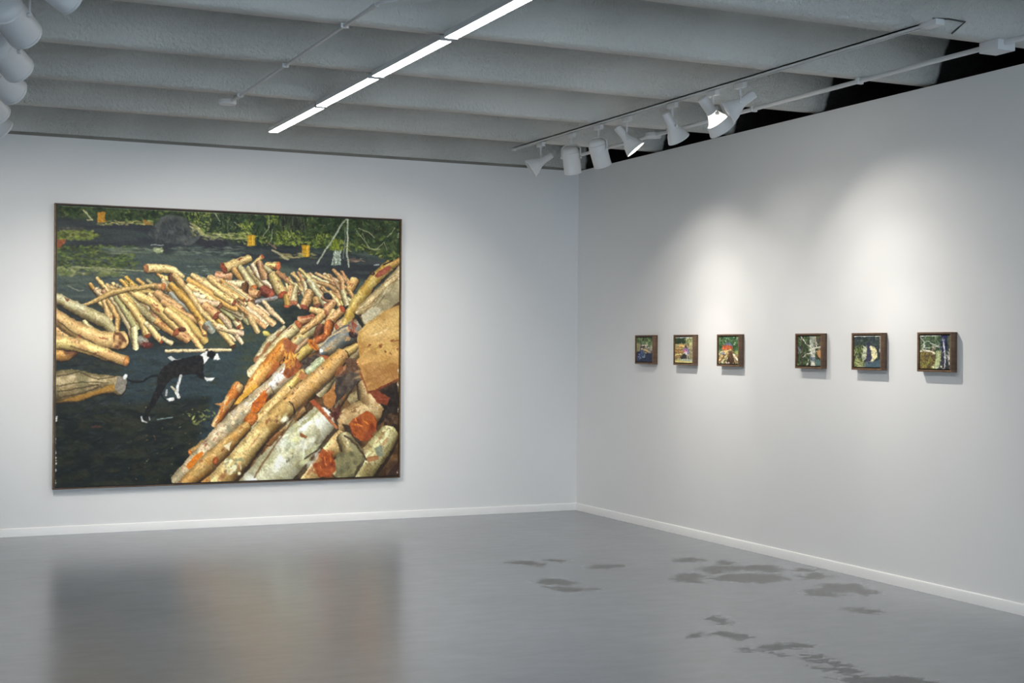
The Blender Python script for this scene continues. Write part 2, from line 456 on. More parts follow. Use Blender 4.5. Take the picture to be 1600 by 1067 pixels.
def paint_log_yard():
    c = Canvas(656, 512, [(88, 320), (624, 347), (622, 742), (88, 761)], 5)
    R = c.rng
    # --- ground
    c.poly(0, [(80, 310), (640, 310), (640, 780), (80, 780)], (38, 46, 48), 9, .05, .2, vary=(50, 58, 52))
    c.poly(0, [(80, 395), (640, 395), (640, 480), (80, 470)], (66, 78, 76), 8, .03, .25, soft=16, vary=(78, 90, 80))
    c.poly(0, [(300, 520), (440, 480), (440, 620), (330, 660)], (56, 70, 68), 8, .04, .2, soft=18, vary=(64, 72, 58))
    c.poly(0, [(190, 545), (380, 545), (340, 700), (190, 640)], (46, 62, 70), 8, .04, .2, soft=24, alpha=.8)
    c.poly(0, [(80, 640), (330, 620), (280, 780), (80, 780)], (30, 36, 36), 8, .05, .15, soft=16, vary=(44, 48, 38))
    c.dabs(0, (88, 560, 340, 760), 900, [(22, 27, 29), (54, 62, 58), (40, 52, 60), (58, 60, 42), (46, 50, 36), (26, 32, 32)], 6, 1.5, 0, 35, alpha=.4)
    c.dabs(0, (200, 620, 340, 750), 50, [(150, 150, 96), (120, 124, 76), (150, 110, 70)], 1.6, .7, 0, 60, alpha=.7)
    c.dabs(0, (88, 430, 500, 520), 160, [(34, 42, 48), (70, 82, 82), (52, 64, 72)], 9, 1.2, 4, 12, alpha=.45)
    # --- forest along the top
    c.poly(0, [(84, 315), (640, 340), (640, 418), (560, 392), (470, 385), (400, 378), (310, 372), (240, 352), (84, 346)], (44, 60, 36), 22, .12, .16, vary=(64, 82, 44))
    top = lambda x: 320 + (x - 88) * .05
    low = lambda x: np.interp(x, [88, 200, 240, 262, 310, 360, 400, 470, 520, 560, 600, 624], [346, 350, 352, 344, 366, 378, 384, 384, 392, 396, 408, 412])
    ins = lambda x, y: top(x) - 4 < y < low(x)
    c.dabs(0, (88, 316, 626, 412), 2400, [(36, 54, 32), (58, 80, 42), (84, 104, 48), (104, 122, 56), (32, 44, 34), (40, 72, 52), (70, 74, 46)], 3.4, 1.5, 20, 80, ins, .75)
    c.dabs(0, (300, 326, 470, 366), 420, [(30, 46, 40), (36, 58, 44), (26, 38, 32), (60, 80, 48)], 4, 1.3, 90, 30, ins, .7)
    c.dabs(0, (440, 330, 480, 362), 120, [(40, 42, 38), (86, 84, 66), (34, 44, 38)], 7, .8, 90, 8, ins, .7)
    hill = lambda x, y: low(x) - 14 < y < low(x)
    c.dabs(0, (300, 340, 626, 412), 900, [(116, 132, 50), (132, 142, 62), (92, 112, 46), (150, 150, 84)], 3.2, 1.2, 5, 40, hill, .8)
    for box, n in (((300, 330, 330, 352), 60), ((372, 350, 394, 372), 70), ((415, 330, 434, 350), 60), ((432, 362, 470, 384), 110), ((514, 376, 536, 394), 60), ((488, 366, 520, 384), 50)):
        c.dabs(0, box, n, [(128, 142, 46), (150, 156, 70), (108, 126, 44)], 2.6, 1.1, 60, 60, None, .75)
    for _ in range(90):                                                # twigs and bare branches
        x = 300 + R.rand() * 320; y = top(x) + 4 + R.rand() * (low(x) - top(x) - 16)
        a = R.rand() * 6.28; l = 4 + R.rand() * 9
        c.line(0, [(x, y), (x + l * math.cos(a), y + l * .8 * math.sin(a) + 2)], .32, (150, 148, 112) if R.rand() < .55 else (34, 42, 32), .6)
    for p in ([(557, 362), (568, 376), (577, 389), (592, 391)], [(566, 366), (570, 375)], [(560, 358), (575, 364), (584, 372)], [(604, 372), (616, 358)], [(586, 392), (600, 380), (604, 392)],
              [(420, 338), (421, 356), (411, 370)], [(426, 360), (423, 378)], [(336, 334), (344, 347)], [(366, 348), (378, 356)], [(330, 330), (338, 336)]):
        c.line(0, p, .6, (178, 176, 140), .85)
    c.poly(0, [(84, 338), (245, 352), (262, 346), (300, 366), (340, 378), (400, 386), (520, 394), (640, 420), (640, 452), (500, 430), (360, 400), (84, 380)], (48, 54, 60), 7, .03, .2, soft=9, vary=(58, 66, 66))
    c.dabs(0, (300, 372, 600, 408), 150, [(38, 44, 54), (70, 82, 80), (54, 62, 58), (36, 36, 34)], 7, 1, 6, 10, lambda x, y: y > low(x), .5)
    # dark heap of charcoal soil
    c.poly(10, [(1170, 420), (1250, 310), (1340, 210), (1400, 175), (1540, 180), (1660, 220), (1760, 330), (1850, 450), (1700, 560), (1300, 520)], (80, 84, 80), 14, .12, .12, soft=2, vary=(62, 68, 70))
    c.poly(11, [(390, 440), (520, 420), (660, 450), (740, 490), (800, 640), (500, 620), (300, 540)], (44, 46, 54), 9, .1, .2, soft=3)
    c.dabs(10, (1200, 220, 1740, 520), 110, [(84, 88, 84), (54, 58, 60), (48, 54, 64)], 36, 12, 60, 40, lambda x, y: y > 200 + abs(x - 1450) * .7, .5)
    c.poly(11, [(225, 245), (300, 275), (430, 370), (450, 425), (395, 435), (330, 355)], (164, 160, 104), 26, .3, .3)
    c.dabs(11, (240, 250, 470, 430), 40, [(186, 178, 120), (104, 112, 58), (136, 140, 70)], 24, 8, 35, 30, lambda x, y: y > 245 + (x - 225) * .65, .7)
    c.dabs(11, (430, 400, 1040, 490), 90, [(150, 156, 96), (116, 128, 70), (168, 164, 110)], 42, 9, 6, 14, None, .6)
    # left meadow strips
    for (x0, y0, x1, y1, n, cols) in ((40, 360, 600, 480, 170, [(98, 110, 44), (120, 130, 52), (70, 84, 44), (134, 138, 74)]),
                                      (40, 560, 1080, 860, 520, [(70, 88, 40), (92, 108, 46), (56, 70, 42), (44, 56, 40), (112, 124, 56)]),
                                      (40, 830, 900, 940, 150, [(112, 120, 72), (92, 104, 54), (140, 142, 96)]),
                                      (40, 330, 420, 360, 30, [(70, 70, 66), (84, 84, 72)])):
        c.dabs(10, (x0, y0, x1, y1), n, cols, 34, 12, 5, 35, lambda x, y, X=x1: x < X - 200 * R.rand(), .7)
    c.dabs(10, (640, 585, 1260, 660), 120, [(108, 118, 98), (90, 102, 86), (74, 86, 80)], 60, 9, 4, 8, None, .55)
    c.dabs(10, (560, 250, 1240, 300), 90, [(168, 158, 98), (140, 130, 84), (128, 136, 70)], 26, 8, 4, 25, None, .8)
    c.poly(10, [(1105, 225), (1150, 235), (1245, 310), (1130, 300)], (158, 122, 52), 18)
    c.dabs(11, (0, 590, 980, 710), 120, [(112, 124, 104), (96, 108, 94), (78, 90, 84)], 60, 8, 4, 8, None, .5)
    c.blob(10, 1305, 625, 62, 36, (134, 146, 110)); c.dabs(10, (1250, 590, 1360, 640), 16, [(188, 192, 140)], 16, 6)
    c.line(10, [(1220, 552), (1370, 560)], 5, (170, 176, 170)); c.line(10, [(370, 115), (470, 230), (410, 232)], 8, (196, 186, 138))
    c.poly(10, [(40, 480), (150, 475), (140, 520), (95, 545), (90, 575), (40, 590)], (150, 78, 48), 22)
    c.poly(10, [(538, 135), (640, 140), (640, 265), (538, 270)], (186, 130, 34), 26, .3, .3)
    c.line(10, [(230, 820), (600, 848), (1120, 874)], 9, (142, 146, 108)); c.line(10, [(500, 860), (900, 905)], 6, (126, 132, 92))
    c.line(1, [(200, 355), (330, 412), (385, 404)], 6, (126, 128, 110))
    c.dabs(2, (440, 110, 840, 260), 16, [(112, 124, 112)], 34, 6, 4, 8)
    # yellow drums, sticks, pale stump at the treeline
    for v, x0, y0, x1, y1 in ((11, 1040, 425, 1150, 575), (12, 252, 425, 352, 585)):
        c.poly(v, [(x0, y0), (x1, y0 + 4), (x1 - 4, y1 - 4), (x0 + 2, y1)], (206, 158, 32), 16, .4, .2)
        for f in (.05, .38, .7):
            c.line(v, [(x0, y0 + f * (y1 - y0)), (x1, y0 + f * (y1 - y0) + 4)], 5, (150, 108, 24), .7)
        c.poly(v, [(x0 + 62, y0 + 6), (x0 + 80, y0 + 6), (x0 + 76, y1 - 8), (x0 + 60, y1 - 8)], (232, 190, 60), 6)
    c.dabs(12, (0, 540, 430, 600), 40, [(150, 148, 94), (128, 130, 76), (170, 150, 100)], 46, 10, 4, 10, lambda x, y: not 250 < x < 352, .7)
    c.line(11, [(1390, 640), (1500, 700), (1600, 770)], 16, (166, 156, 120)); c.line(11, [(1330, 540), (1440, 610), (1400, 560)], 10, (128, 108, 86))
    c.poly(12, [(655, 500), (755, 495), (735, 560), (735, 685), (620, 682), (640, 590)], (150, 164, 144), 20, .4, .3)
    c.dabs(12, (640, 500, 740, 680), 50, [(96, 108, 94), (196, 204, 190)], 14, 6, 80, 40)
    c.dabs(12, (630, 370, 705, 495), 60, [(134, 148, 40), (112, 128, 36)], 20, 10, 60, 50)
    c.line(12, [(805, 110), (720, 220), (650, 350), (560, 480), (445, 655)], 11, (172, 178, 156))
    c.line(12, [(822, 100), (820, 330), (815, 520), (835, 700)], 11, (190, 194, 168)); c.line(12, [(792, 220), (785, 400), (770, 600)], 6, (124, 132, 118))
    c.dabs(12, (840, 600, 1020, 640), 16, [(130, 110, 92), (100, 84, 74)], 46, 9, 2, 6)
    c.line(12, [(1150, 680), (1210, 678)], 7, (180, 186, 190))
    # --- far-right heap (small logs)
    for _ in range(46):
        x, y = 450 + R.rand() * 96, 432 + R.rand() * 40; a = math.radians(50 + R.randn() * 14); l = 7 + R.rand() * 9
        c.log(0, [(x - l * math.cos(a), y - l * math.sin(a), 1.7 + R.rand()), (x + l * math.cos(a), y + l * math.sin(a), 2 + R.rand())], (PALE, CREAM, PINK, TAN)[R.randint(4)], end=(None, RED)[R.rand() < .3], var=20)
    F = [([(940, 300, 60), (880, 420, 45)], OCHRE, None), ([(190, 215, 14), (290, 300, 20)], CREAM, None), ([(290, 165, 20), (420, 290, 26), (560, 520, 34)], CREAM, None), ([(270, 200, 16), (330, 300, 24)], PINK, None),
         ([(480, 210, 18), (680, 310, 20)], CREAM, None), ([(440, 250, 20), (620, 330, 22)], PALE, None), ([(600, 230, 16), (640, 260, 16)], CREAM, None),
         ([(500, 320, 20), (640, 360, 20), (740, 430, 22)], TAN, None), ([(690, 170, 22), (790, 300, 30), (800, 400, 30)], PINK, None),
         ([(650, 440, 30), (720, 520, 34), (760, 590, 30)], CREAM, None), ([(800, 430, 34), (850, 580, 38)], PALE, None), ([(860, 390, 28), (920, 500, 26)], PINK, None),
         ([(190, 380, 40), (170, 560, 56)], TAN, (176, 106, 76)), ([(250, 380, 30), (230, 560, 44)], PALE, (166, 96, 66)), ([(350, 320, 22), (380, 500, 24)], PALE, None),
         ([(420, 440, 60), (350, 610, 52)], PINK, (140, 66, 50)), ([(400, 300, 36), (520, 470, 40), (600, 590, 46)], PALE, (168, 92, 66)), ([(480, 520, 44), (500, 590, 44)], TAN, (120, 70, 54)),
         ([(560, 500, 24), (680, 560, 30)], PINK, None), ([(700, 560, 40), (600, 680, 60)], TAN, (164, 90, 62)), ([(430, 640, 36), (560, 680, 44)], CREAM, None)]
    for p, col, e in F:
        c.log(4, p, col, end=e, knots=2, var=22)
    c.blob(4, 625, 490, 60, 36, (50, 52, 58), 20)
    # --- middle heap
    M = [([(60, 270, 40), (200, 280, 44)], PINK, None, None), ([(400, 95, 40), (140, 195, 56)], CREAM, RED, None), ([(530, 80, 24), (450, 150, 22)], CREAM, None, (180, 84, 50)), ([(580, 160, 30), (690, 180, 50)], CREAM, (196, 98, 58), None),
         ([(240, 210, 36), (330, 320, 40)], OCHRE, None, None), ([(380, 200, 30), (520, 380, 44)], GREY, None, None), ([(430, 160, 24), (500, 280, 30), (620, 400, 30)], PALE, None, None), ([(500, 140, 30), (560, 290, 44)], PINK, None, None),
         ([(560, 180, 22), (620, 240, 26)], PALE, None, None), ([(300, 185, 30), (440, 400, 44)], PALE, (176, 96, 44), None), ([(540, 420, 50), (620, 470, 56)], RED, (150, 70, 50), None), ([(640, 270, 56), (740, 470, 56)], CREAM, (160, 66, 44), None),
         ([(690, 240, 26), (800, 330, 30)], PINK, None, None), ([(780, 480, 26), (790, 590, 34)], OCHRE, (170, 84, 54), None), ([(150, 350, 36), (360, 370, 40)], PALE, BROWN, None), ([(400, 450, 60), (500, 470, 40)], PINK, BROWN, None),
         ([(360, 370, 36), (340, 480, 40)], BROWN, None, None), ([(470, 550, 26), (680, 510, 22)], SLATE, None, None)]
    for p, col, e, e0 in M:
        c.log(3, p, col, end=e, end0=e0, knots=3, var=24)
    for _ in range(22):                                                # filler under the left heap
        x, y = 300 + R.rand() * 74, 452 + R.rand() * 30; a = math.radians(36 + R.randn() * 8); l = 14 + R.rand() * 10
        c.log(0, [(x - l * math.cos(a), y - l * math.sin(a), 2.6), (x + l * math.cos(a), y + l * math.sin(a), 3)], (CREAM, OCHRE, PALE)[R.randint(3)], end=(None, RED)[R.rand() < .4], knots=2)
    N = [([(0, 290, 26), (230, 400, 36), (430, 545, 34)], CREAM, BROWN), ([(110, 330, 24), (350, 530, 30)], OCHRE, None), ([(0, 350, 24), (240, 560, 32)], CREAM, RED), ([(130, 420, 30), (270, 570, 32)], PALE, RED),
         ([(0, 460, 30), (140, 540, 34), (260, 610, 28)], GOLD, None), ([(0, 540, 34), (100, 600, 34)], PALE, None), ([(390, 560, 26), (560, 680, 26)], CREAM, None), ([(480, 590, 24), (600, 680, 26)], PALE, None), ([(550, 550, 26), (640, 660, 30), (760, 765, 18)], PALE, None),
         ([(400, 580, 30), (560, 700, 36), (650, 780, 36)], CREAM, None), ([(380, 610, 24), (470, 690, 30), (580, 790, 28)], PALE, None), ([(420, 690, 24), (560, 810, 26)], PINK, None), ([(280, 620, 40), (390, 770, 30)], GREY, None), ([(330, 600, 30), (420, 730, 34), (490, 860, 30)], CREAM, None),
         ([(240, 650, 30), (320, 820, 24)], TAN, None), ([(120, 640, 40), (190, 800, 40)], PALE, None), ([(200, 660, 34), (290, 800, 30)], PALE, RED), ([(100, 810, 26), (330, 880, 32)], PALE, None), ([(180, 880, 16), (250, 945, 16)], PALE, None), ([(260, 890, 22), (330, 975, 22)], PALE, None)]
    for p, col, e in N:
        c.log(3, p, col, end=e, knots=3, var=22)
    c.blob(3, 580, 880, 44, 26, (186, 176, 90), 30)
    # --- left heap
    for _ in range(90):                                                # under-layer of the left heap
        t = R.rand(); x, y = 150 + 225 * t, 468 + 10 * t + R.randn() * 16; a = math.radians(54 - 14 * t + R.randn() * 7); l = 12 + R.rand() * 16
        c.log(0, [(x - l * math.cos(a), y - l * math.sin(a), 3), (x + l * math.cos(a), y + l * math.sin(a), 3.4)], (CREAM, OCHRE, TAN, GREY, GOLD)[R.randint(5)], end=(None, RED)[R.rand() < .25], knots=3, var=24, dark=.65)
    Lh = [([(130, 130, 44), (290, 130, 44), (410, 150, 40), (510, 220, 20)], CREAM, None, (150, 96, 60)), ([(280, 215, 24), (360, 240, 24)], CREAM, None, None), ([(300, 250, 22), (350, 370, 22)], PALE, None, None), ([(390, 200, 34), (400, 240, 40)], BROWN, None, None),
          ([(0, 340, 18), (200, 310, 22), (300, 320, 40)], TAN, (180, 110, 60), None), ([(90, 370, 20), (270, 385, 16)], TAN, None, None),
          ([(600, 200, 24), (760, 300, 36), (860, 370, 36)], CREAM, None, None), ([(780, 230, 30), (900, 330, 30), (1060, 440, 34)], CREAM, None, None), ([(560, 250, 34), (760, 370, 36), (930, 490, 36), (1060, 560, 30)], OCHRE, None, None),
          ([(560, 310, 30), (740, 410, 34), (890, 520, 40)], CREAM, BROWN, None), ([(860, 380, 34), (1040, 490, 34)], CREAM, RED, None), ([(600, 400, 34), (720, 430, 40)], PALE, None, None), ([(660, 470, 34), (860, 500, 40)], PALE, None, None), ([(740, 520, 50), (860, 620, 50)], PINK, RED, None),
          ([(380, 330, 50), (520, 450, 60), (640, 600, 50)], OCHRE, None, None), ([(420, 200, 30), (560, 360, 34), (680, 540, 30), (740, 650, 26)], CREAM, None, None), ([(380, 400, 30), (480, 500, 30), (660, 630, 34)], SLATE, None, None),
          ([(240, 390, 44), (380, 490, 50), (490, 570, 40)], PINK, BROWN, None), ([(160, 400, 24), (250, 500, 26)], CREAM, None, None), ([(300, 480, 30), (450, 570, 34), (690, 690, 34)], TAN, RED, None), ([(380, 300, 30), (560, 480, 40), (730, 720, 30), (740, 850, 20)], GOLD, BROWN, None),
          ([(730, 600, 28), (850, 720, 32), (1040, 940, 30)], CREAM, DARK, None), ([(380, 550, 36), (560, 680, 40), (740, 890, 40)], OCHRE, None, None), ([(700, 690, 30), (740, 830, 26)], OCHRE, BROWN, None), ([(0, 480, 40), (130, 600, 44), (260, 740, 44)], GREY, None, None),
          ([(200, 560, 40), (260, 660, 40)], PINK, DARK, None), ([(240, 680, 40), (420, 800, 44)], OCHRE, None, None), ([(0, 390, 40), (180, 480, 50), (330, 620, 56), (460, 740, 54)], CREAM, None, None), ([(340, 570, 40), (500, 700, 44), (700, 960, 26)], CREAM, None, None),
          ([(450, 800, 50), (560, 870, 46)], TAN, None, (150, 78, 50)), ([(880, 740, 34), (1060, 800, 30)], PALE, None, None), ([(900, 620, 30), (1000, 740, 30)], PALE, None, None), ([(760, 720, 50), (820, 790, 40)], SLATE, None, None), ([(340, 990, 18), (700, 985, 18), (1010, 982, 16)], PALE, None, None)]
    for p, col, e, e0 in Lh:
        c.log(2, p, col, end=e, end0=e0, knots=4, var=20)
    c.blob(2, 505, 765, 38, 26, (84, 46, 34), 10); c.blob(2, 1035, 950, 28, 20, (74, 48, 32), -30)
    Ll = [([(960, 340, 36), (1010, 400, 40)], OCHRE, None), ([(660, 340, 20), (800, 420, 26)], CREAM, None), ([(540, 400, 40), (590, 460, 30)], PALE, None), ([(620, 420, 26), (640, 440, 26)], PINK, None), ([(640, 370, 24), (700, 430, 34)], CREAM, None),
          ([(900, 470, 30), (1060, 620, 44), (1219, 760, 40)], GREY, None), ([(630, 520, 30), (700, 760, 36)], CREAM, None), ([(690, 540, 32), (800, 740, 34), (800, 900, 22)], TAN, None), ([(700, 470, 30), (820, 620, 40), (960, 860, 44), (1010, 1060, 40)], PALE, None),
          ([(740, 450, 28), (860, 620, 34), (1040, 900, 40)], GREY, DARK), ([(860, 450, 30), (960, 560, 30), (1000, 620, 24)], OCHRE, None), ([(820, 450, 34), (990, 640, 44), (1090, 790, 44), (1150, 950, 44)], CREAM, (128, 62, 36)), ([(1060, 990, 50), (1130, 1040, 60)], SLATE, None),
          ([(1130, 800, 30), (1219, 900, 34)], PALE, None), ([(345, 598, 14), (500, 550, 24), (720, 440, 36), (900, 395, 30), (1219, 360, 26)], TAN, None)]
    for p, col, e in Ll:
        c.log(1, p, col, end=e, knots=5, var=20, kr=.22)
    c.blob(2, 140, 930, 60, 34, (96, 46, 40), 0); c.log(2, [(170, 750, 30), (290, 890, 30)], CREAM, end=(140, 60, 40), knots=3); c.log(2, [(300, 860, 22), (390, 910, 26)], PALE); c.log(2, [(0, 760, 34), (20, 960, 30)], PALE)
    # big limbs at the left edge
    c.log(1, [(30, 480, 60), (180, 560, 62), (420, 680, 74), (640, 780, 76), (740, 880, 44)], GREY, knots=2, var=22, dark=.6, tint=(196, 190, 150))
    c.log(1, [(400, 780, 26), (440, 830, 30), (550, 920, 30)], PALE)
    c.log(1, [(20, 860, 70), (200, 960, 60), (420, 1040, 60)], TAN, var=18)
    c.log(1, [(20, 680, 70), (180, 800, 80), (360, 900, 96), (600, 1000, 100), (860, 1000, 100)], CREAM, knots=3, var=22, tint=TAN)
    c.poly(1, [(740, 905), (830, 905), (905, 1000), (900, 1080), (800, 1110), (740, 1080)], TAN, 22, .2, .2, vary=BROWN)
    c.line(1, [(80, 780), (300, 930), (540, 1050)], 5, (60, 48, 36)); c.line(1, [(120, 890), (180, 880)], 4, (60, 48, 36))
    c.log(9, [(30, 130, 60), (150, 130, 56), (240, 110, 20)], OCHRE, var=24, tint=BROWN)
    c.log(9, [(20, 10, 60), (250, 50, 56), (480, 130, 50), (670, 195, 42)], CREAM, end=(176, 116, 62), knots=3, var=22, tint=TAN)
    c.line(9, [(180, 60), (380, 130), (620, 230)], 7, (66, 46, 30), .6)
    c.log(9, [(20, 430, 130), (200, 400, 130), (380, 400, 92), (520, 400, 74), (620, 410, 80)], (186, 166, 112), knots=4, var=30, grain=1.4, tint=(126, 116, 80), knot_col=(96, 74, 44))
    for pts in ([(60, 330), (250, 290), (420, 360), (590, 330)], [(60, 420), (280, 380), (520, 390)], [(80, 520), (300, 480), (420, 430), (560, 410)], [(60, 470), (240, 440), (430, 410)]):
        c.line(9, pts, 5, (64, 54, 36), .7)
    c.poly(9, [(60, 560), (250, 500), (390, 460), (560, 400), (600, 450), (400, 500), (240, 555)], (176, 128, 52), 20, .2, .2, alpha=.8, soft=4)
    c.poly(9, [(600, 340), (650, 330), (685, 370), (670, 450), (630, 490), (570, 440)], (128, 122, 110), 18, .3, .3)
    c.dabs(9, (50, 230, 690, 600), 60, [(58, 64, 62)], 20, 4, 5, 20, lambda x, y: y > 560 or y < 250, .5)
    # black and white dog
    BK, WT = (24, 25, 28), (214, 216, 214)
    c.line(9, [(690, 365), (740, 385), (820, 378), (900, 330), (950, 320)], 9, BK); c.blob(9, 668, 335, 16, 26, WT, 15)
    c.poly(9, [(1040, 160), (1075, 150), (1110, 180), (1180, 175), (1080, 195)], (186, 188, 184), 12)
    c.poly(9, [(1010, 250), (1090, 195), (1200, 170), (1320, 140), (1365, 160), (1372, 230), (1360, 300), (1390, 340), (1370, 360), (1320, 345), (1290, 310), (1180, 325), (1090, 350), (1040, 400), (1000, 480), (1020, 530), (1045, 555), (1020, 548), (985, 500), (930, 600), (870, 670), (880, 715), (840, 735), (830, 700), (850, 640), (900, 540), (950, 420), (950, 330)], BK, 9, .3, .3, vary=(36, 33, 33))
    c.poly(9, [(1335, 140), (1400, 105), (1440, 105), (1415, 165), (1372, 225), (1362, 165)], WT, 12)
    c.poly(9, [(1400, 110), (1440, 105), (1475, 125), (1475, 165), (1430, 172), (1395, 150)], BK, 8)
    c.poly(9, [(1475, 130), (1490, 130), (1512, 178), (1490, 188), (1450, 182)], WT, 10); c.poly(9, [(1375, 105), (1400, 90), (1410, 110)], BK, 6)
    c.poly(9, [(1375, 330), (1400, 345), (1470, 345), (1440, 375), (1395, 375), (1380, 358)], WT, 12)
    c.line(9, [(1165, 328), (1140, 420), (1128, 470)], 12, WT); c.line(9, [(1085, 425), (1120, 470), (1145, 520)], 10, (196, 184, 150)); c.line(9, [(1128, 470), (1148, 518)], 14, WT)
    c.line(9, [(1040, 450), (1035, 500)], 8, (170, 170, 168)); c.poly(9, [(1035, 530), (1100, 515), (1108, 540), (1060, 556)], WT, 10)
    c.line(9, [(815, 690), (825, 725), (860, 740)], 7, (190, 192, 190)); c.line(9, [(885, 690), (890, 715)], 5, (150, 152, 150))
    c.line(9, [(960, 712), (1090, 697)], 5, (128, 150, 148)); c.poly(9, [(360, 770), (450, 765), (455, 790), (370, 790)], (74, 52, 46), 8)
    c.dabs(9, (1240, 620, 1480, 760), 26, [(150, 156, 84), (110, 116, 66)], 18, 7, 0, 60)
    # --- the big heap of logs, lower right
    c.poly(0, [(280, 770), (345, 660), (380, 605), (405, 565), (440, 525), (510, 492), (545, 505), (585, 455), (630, 420), (630, 770)], (84, 62, 44), 22, .1, .1, vary=(120, 88, 54))
    for _ in range(70):
        t, o = R.rand(), R.rand() * 1.0
        x, y = 300 + 250 * t + 150 * o, 735 - 245 * t + 20 * o + 40 * R.rand(); l = 22 + R.rand() * 22; a = math.radians(128 + R.randn() * 6)
        c.log(0, [(x - l * math.cos(a), y - l * math.sin(a), 6 + 4 * R.rand()), (x + l * math.cos(a), y + l * math.sin(a), 6 + 4 * R.rand())],
              ((206, 168, 104), (190, 132, 72), (196, 184, 146), (170, 112, 62), (150, 128, 92))[R.randint(5)], end0=(None, (164, 84, 46))[R.rand() < .4], knots=3, var=26, knot_col=(150, 74, 36))
    for _ in range(34):                                                # short ends along the crest of the heap
        t = R.rand(); x, y = 440 + 110 * t + 20 * R.randn(), 540 - 48 * t + 22 * R.rand(); l = 9 + R.rand() * 12; a = math.radians(130 + R.randn() * 9)
        c.log(0, [(x - l * math.cos(a), y - l * math.sin(a), 4 + 3 * R.rand()), (x + l * math.cos(a), y + l * math.sin(a), 4 + 3 * R.rand())],
              ((206, 178, 120), (176, 128, 82), (196, 184, 150), (150, 120, 86))[R.randint(4)], end0=(None, (160, 84, 52))[R.rand() < .5], knots=3, var=26)
    B6 = [([(720, 100, 60), (560, 250, 62), (380, 480, 66), (270, 700, 50)], (198, 160, 84), 1), ([(830, 60, 36), (740, 100, 40)], OCHRE, 0)]
    for p, col, k in B6:
        c.log(6, p, col, knots=2 * k, var=20, dark=.35, tint=(184, 148, 64))
    c.poly(6, [(560, 215), (600, 170), (700, 110), (735, 120), (720, 160), (640, 220), (600, 235)], (162, 78, 58), 22, .2, .2); c.blob(6, 540, 187, 26, 20, (64, 46, 38), 0); c.blob(6, 542, 190, 15, 10, (112, 86, 66), 0)
    c.line(6, [(660, 100), (750, 55)], 9, (50, 44, 34))
    c.log(6, [(860, 150, 60), (640, 380, 62), (440, 560, 60), (390, 600, 30)], (206, 184, 130), var=32, grain=2.0, tint=(176, 156, 108), dark=.4)
    c.poly(6, [(840, 250), (840, 470), (640, 610), (460, 720), (420, 640), (560, 500), (700, 330)], (184, 170, 128), 26, .06, .1, vary=(150, 138, 104))
    for _ in range(26):
        x, y = 440 + R.rand() * 300, 0; t = R.rand(); o = R.randn() * 70
        x0, y0 = 820 - 380 * t, 190 + 420 * t + o
        c.line(6, [(x0, y0), (x0 - 60 - 60 * R.rand(), y0 + 60 + 60 * R.rand())], 3.2, ((96, 80, 54), (226, 210, 164), (120, 100, 66))[R.randint(3)], .7)
    c.poly(6, [(430, 620), (560, 540), (640, 560), (560, 650), (470, 720)], (190, 182, 150), 24, .2, .2)
    c.poly(6, [(350, 600), (390, 620), (455, 720), (440, 745), (400, 735), (360, 650)], (44, 46, 40), 8)
    # short logs at the head of the heap
    for v, p, col, e, e0, t in ((4, [(800, 640, 50), (640, 800, 50)], TAN, None, (168, 70, 44), None), (4, [(650, 790, 40), (640, 880, 50)], ORANGE, None, None, None), (4, [(300, 780, 60), (440, 740, 40)], PINK, None, None, (170, 90, 60)),
                               (5, [(300, 210, 24), (160, 350, 50), (20, 560, 50)], GREY, None, None, (150, 98, 60)), (5, [(440, 190, 50), (300, 320, 60), (90, 560, 60), (-40, 700, 60)], (204, 184, 130), None, (168, 84, 46), PALE),
                               (5, [(690, 180, 70), (540, 260, 66), (400, 400, 60)], (206, 180, 112), None, None, GREY), (5, [(700, 80, 40), (640, 140, 40), (480, 260, 30)], (200, 170, 110), None, None, None), (5, [(680, 210, 50), (620, 310, 30)], BROWN, None, None, None),
                               (5, [(760, 180, 50), (740, 280, 40)], ORANGE, None, None, None), (5, [(720, 310, 40), (640, 350, 40)], (190, 80, 40), None, None, None)):
        c.log(v, p, col, end=e, end0=e0, knots=4, var=26, tint=t)
    c.log(5, [(560, 420, 50), (480, 480, 60), (420, 540, 50)], (196, 170, 92), knots=2, var=26); c.log(5, [(540, 340, 26), (400, 470, 26)], (188, 160, 120), var=22)
    c.poly(5, [(530, 340), (580, 335), (640, 390), (660, 440), (630, 458), (560, 410)], (206, 112, 40), 24, .3, .3, vary=(160, 84, 40)); c.line(5, [(570, 370), (640, 440)], 5, (120, 66, 34))
    # mottled blue-grey log
    c.log(5, [(1040, 240, 110), (900, 320, 100), (760, 420, 84), (690, 470, 46)], (132, 130, 120), knots=9, knot_col=(196, 150, 92), var=26, tint=(104, 116, 126), kr=.3)
    c.line(5, [(960, 210), (800, 290), (660, 420)], 9, (212, 186, 140), .8); c.blob(5, 682, 458, 20, 22, (226, 226, 220)); c.blob(5, 1010, 290, 46, 34, (60, 44, 40), 20); c.dabs(5, (960, 150, 1060, 260), 20, [(150, 72, 52), (196, 150, 110)], 26, 10, 60, 40)
    c.log(5, [(1060, 400, 30), (900, 500, 60)], (196, 164, 100), var=22); c.poly(5, [(480, 560), (660, 480), (700, 520), (560, 660), (490, 640)], (76, 66, 58), 26, .3, .3)
    c.log(5, [(700, 560, 60), (580, 660, 62), (520, 700, 40)], (186, 186, 148), knots=3, knot_col=(150, 104, 70), var=24, tint=(214, 214, 196)); c.poly(5, [(640, 495), (760, 510), (790, 540), (730, 560), (690, 520)], (160, 82, 50), 18)
    # long bark logs running down to the left
    c.log(5, [(320, 370, 70), (180, 560, 80), (60, 700, 74), (-80, 880, 60)], (214, 164, 88), knots=9, knot_col=(176, 76, 30), var=26, tint=(204, 128, 48))
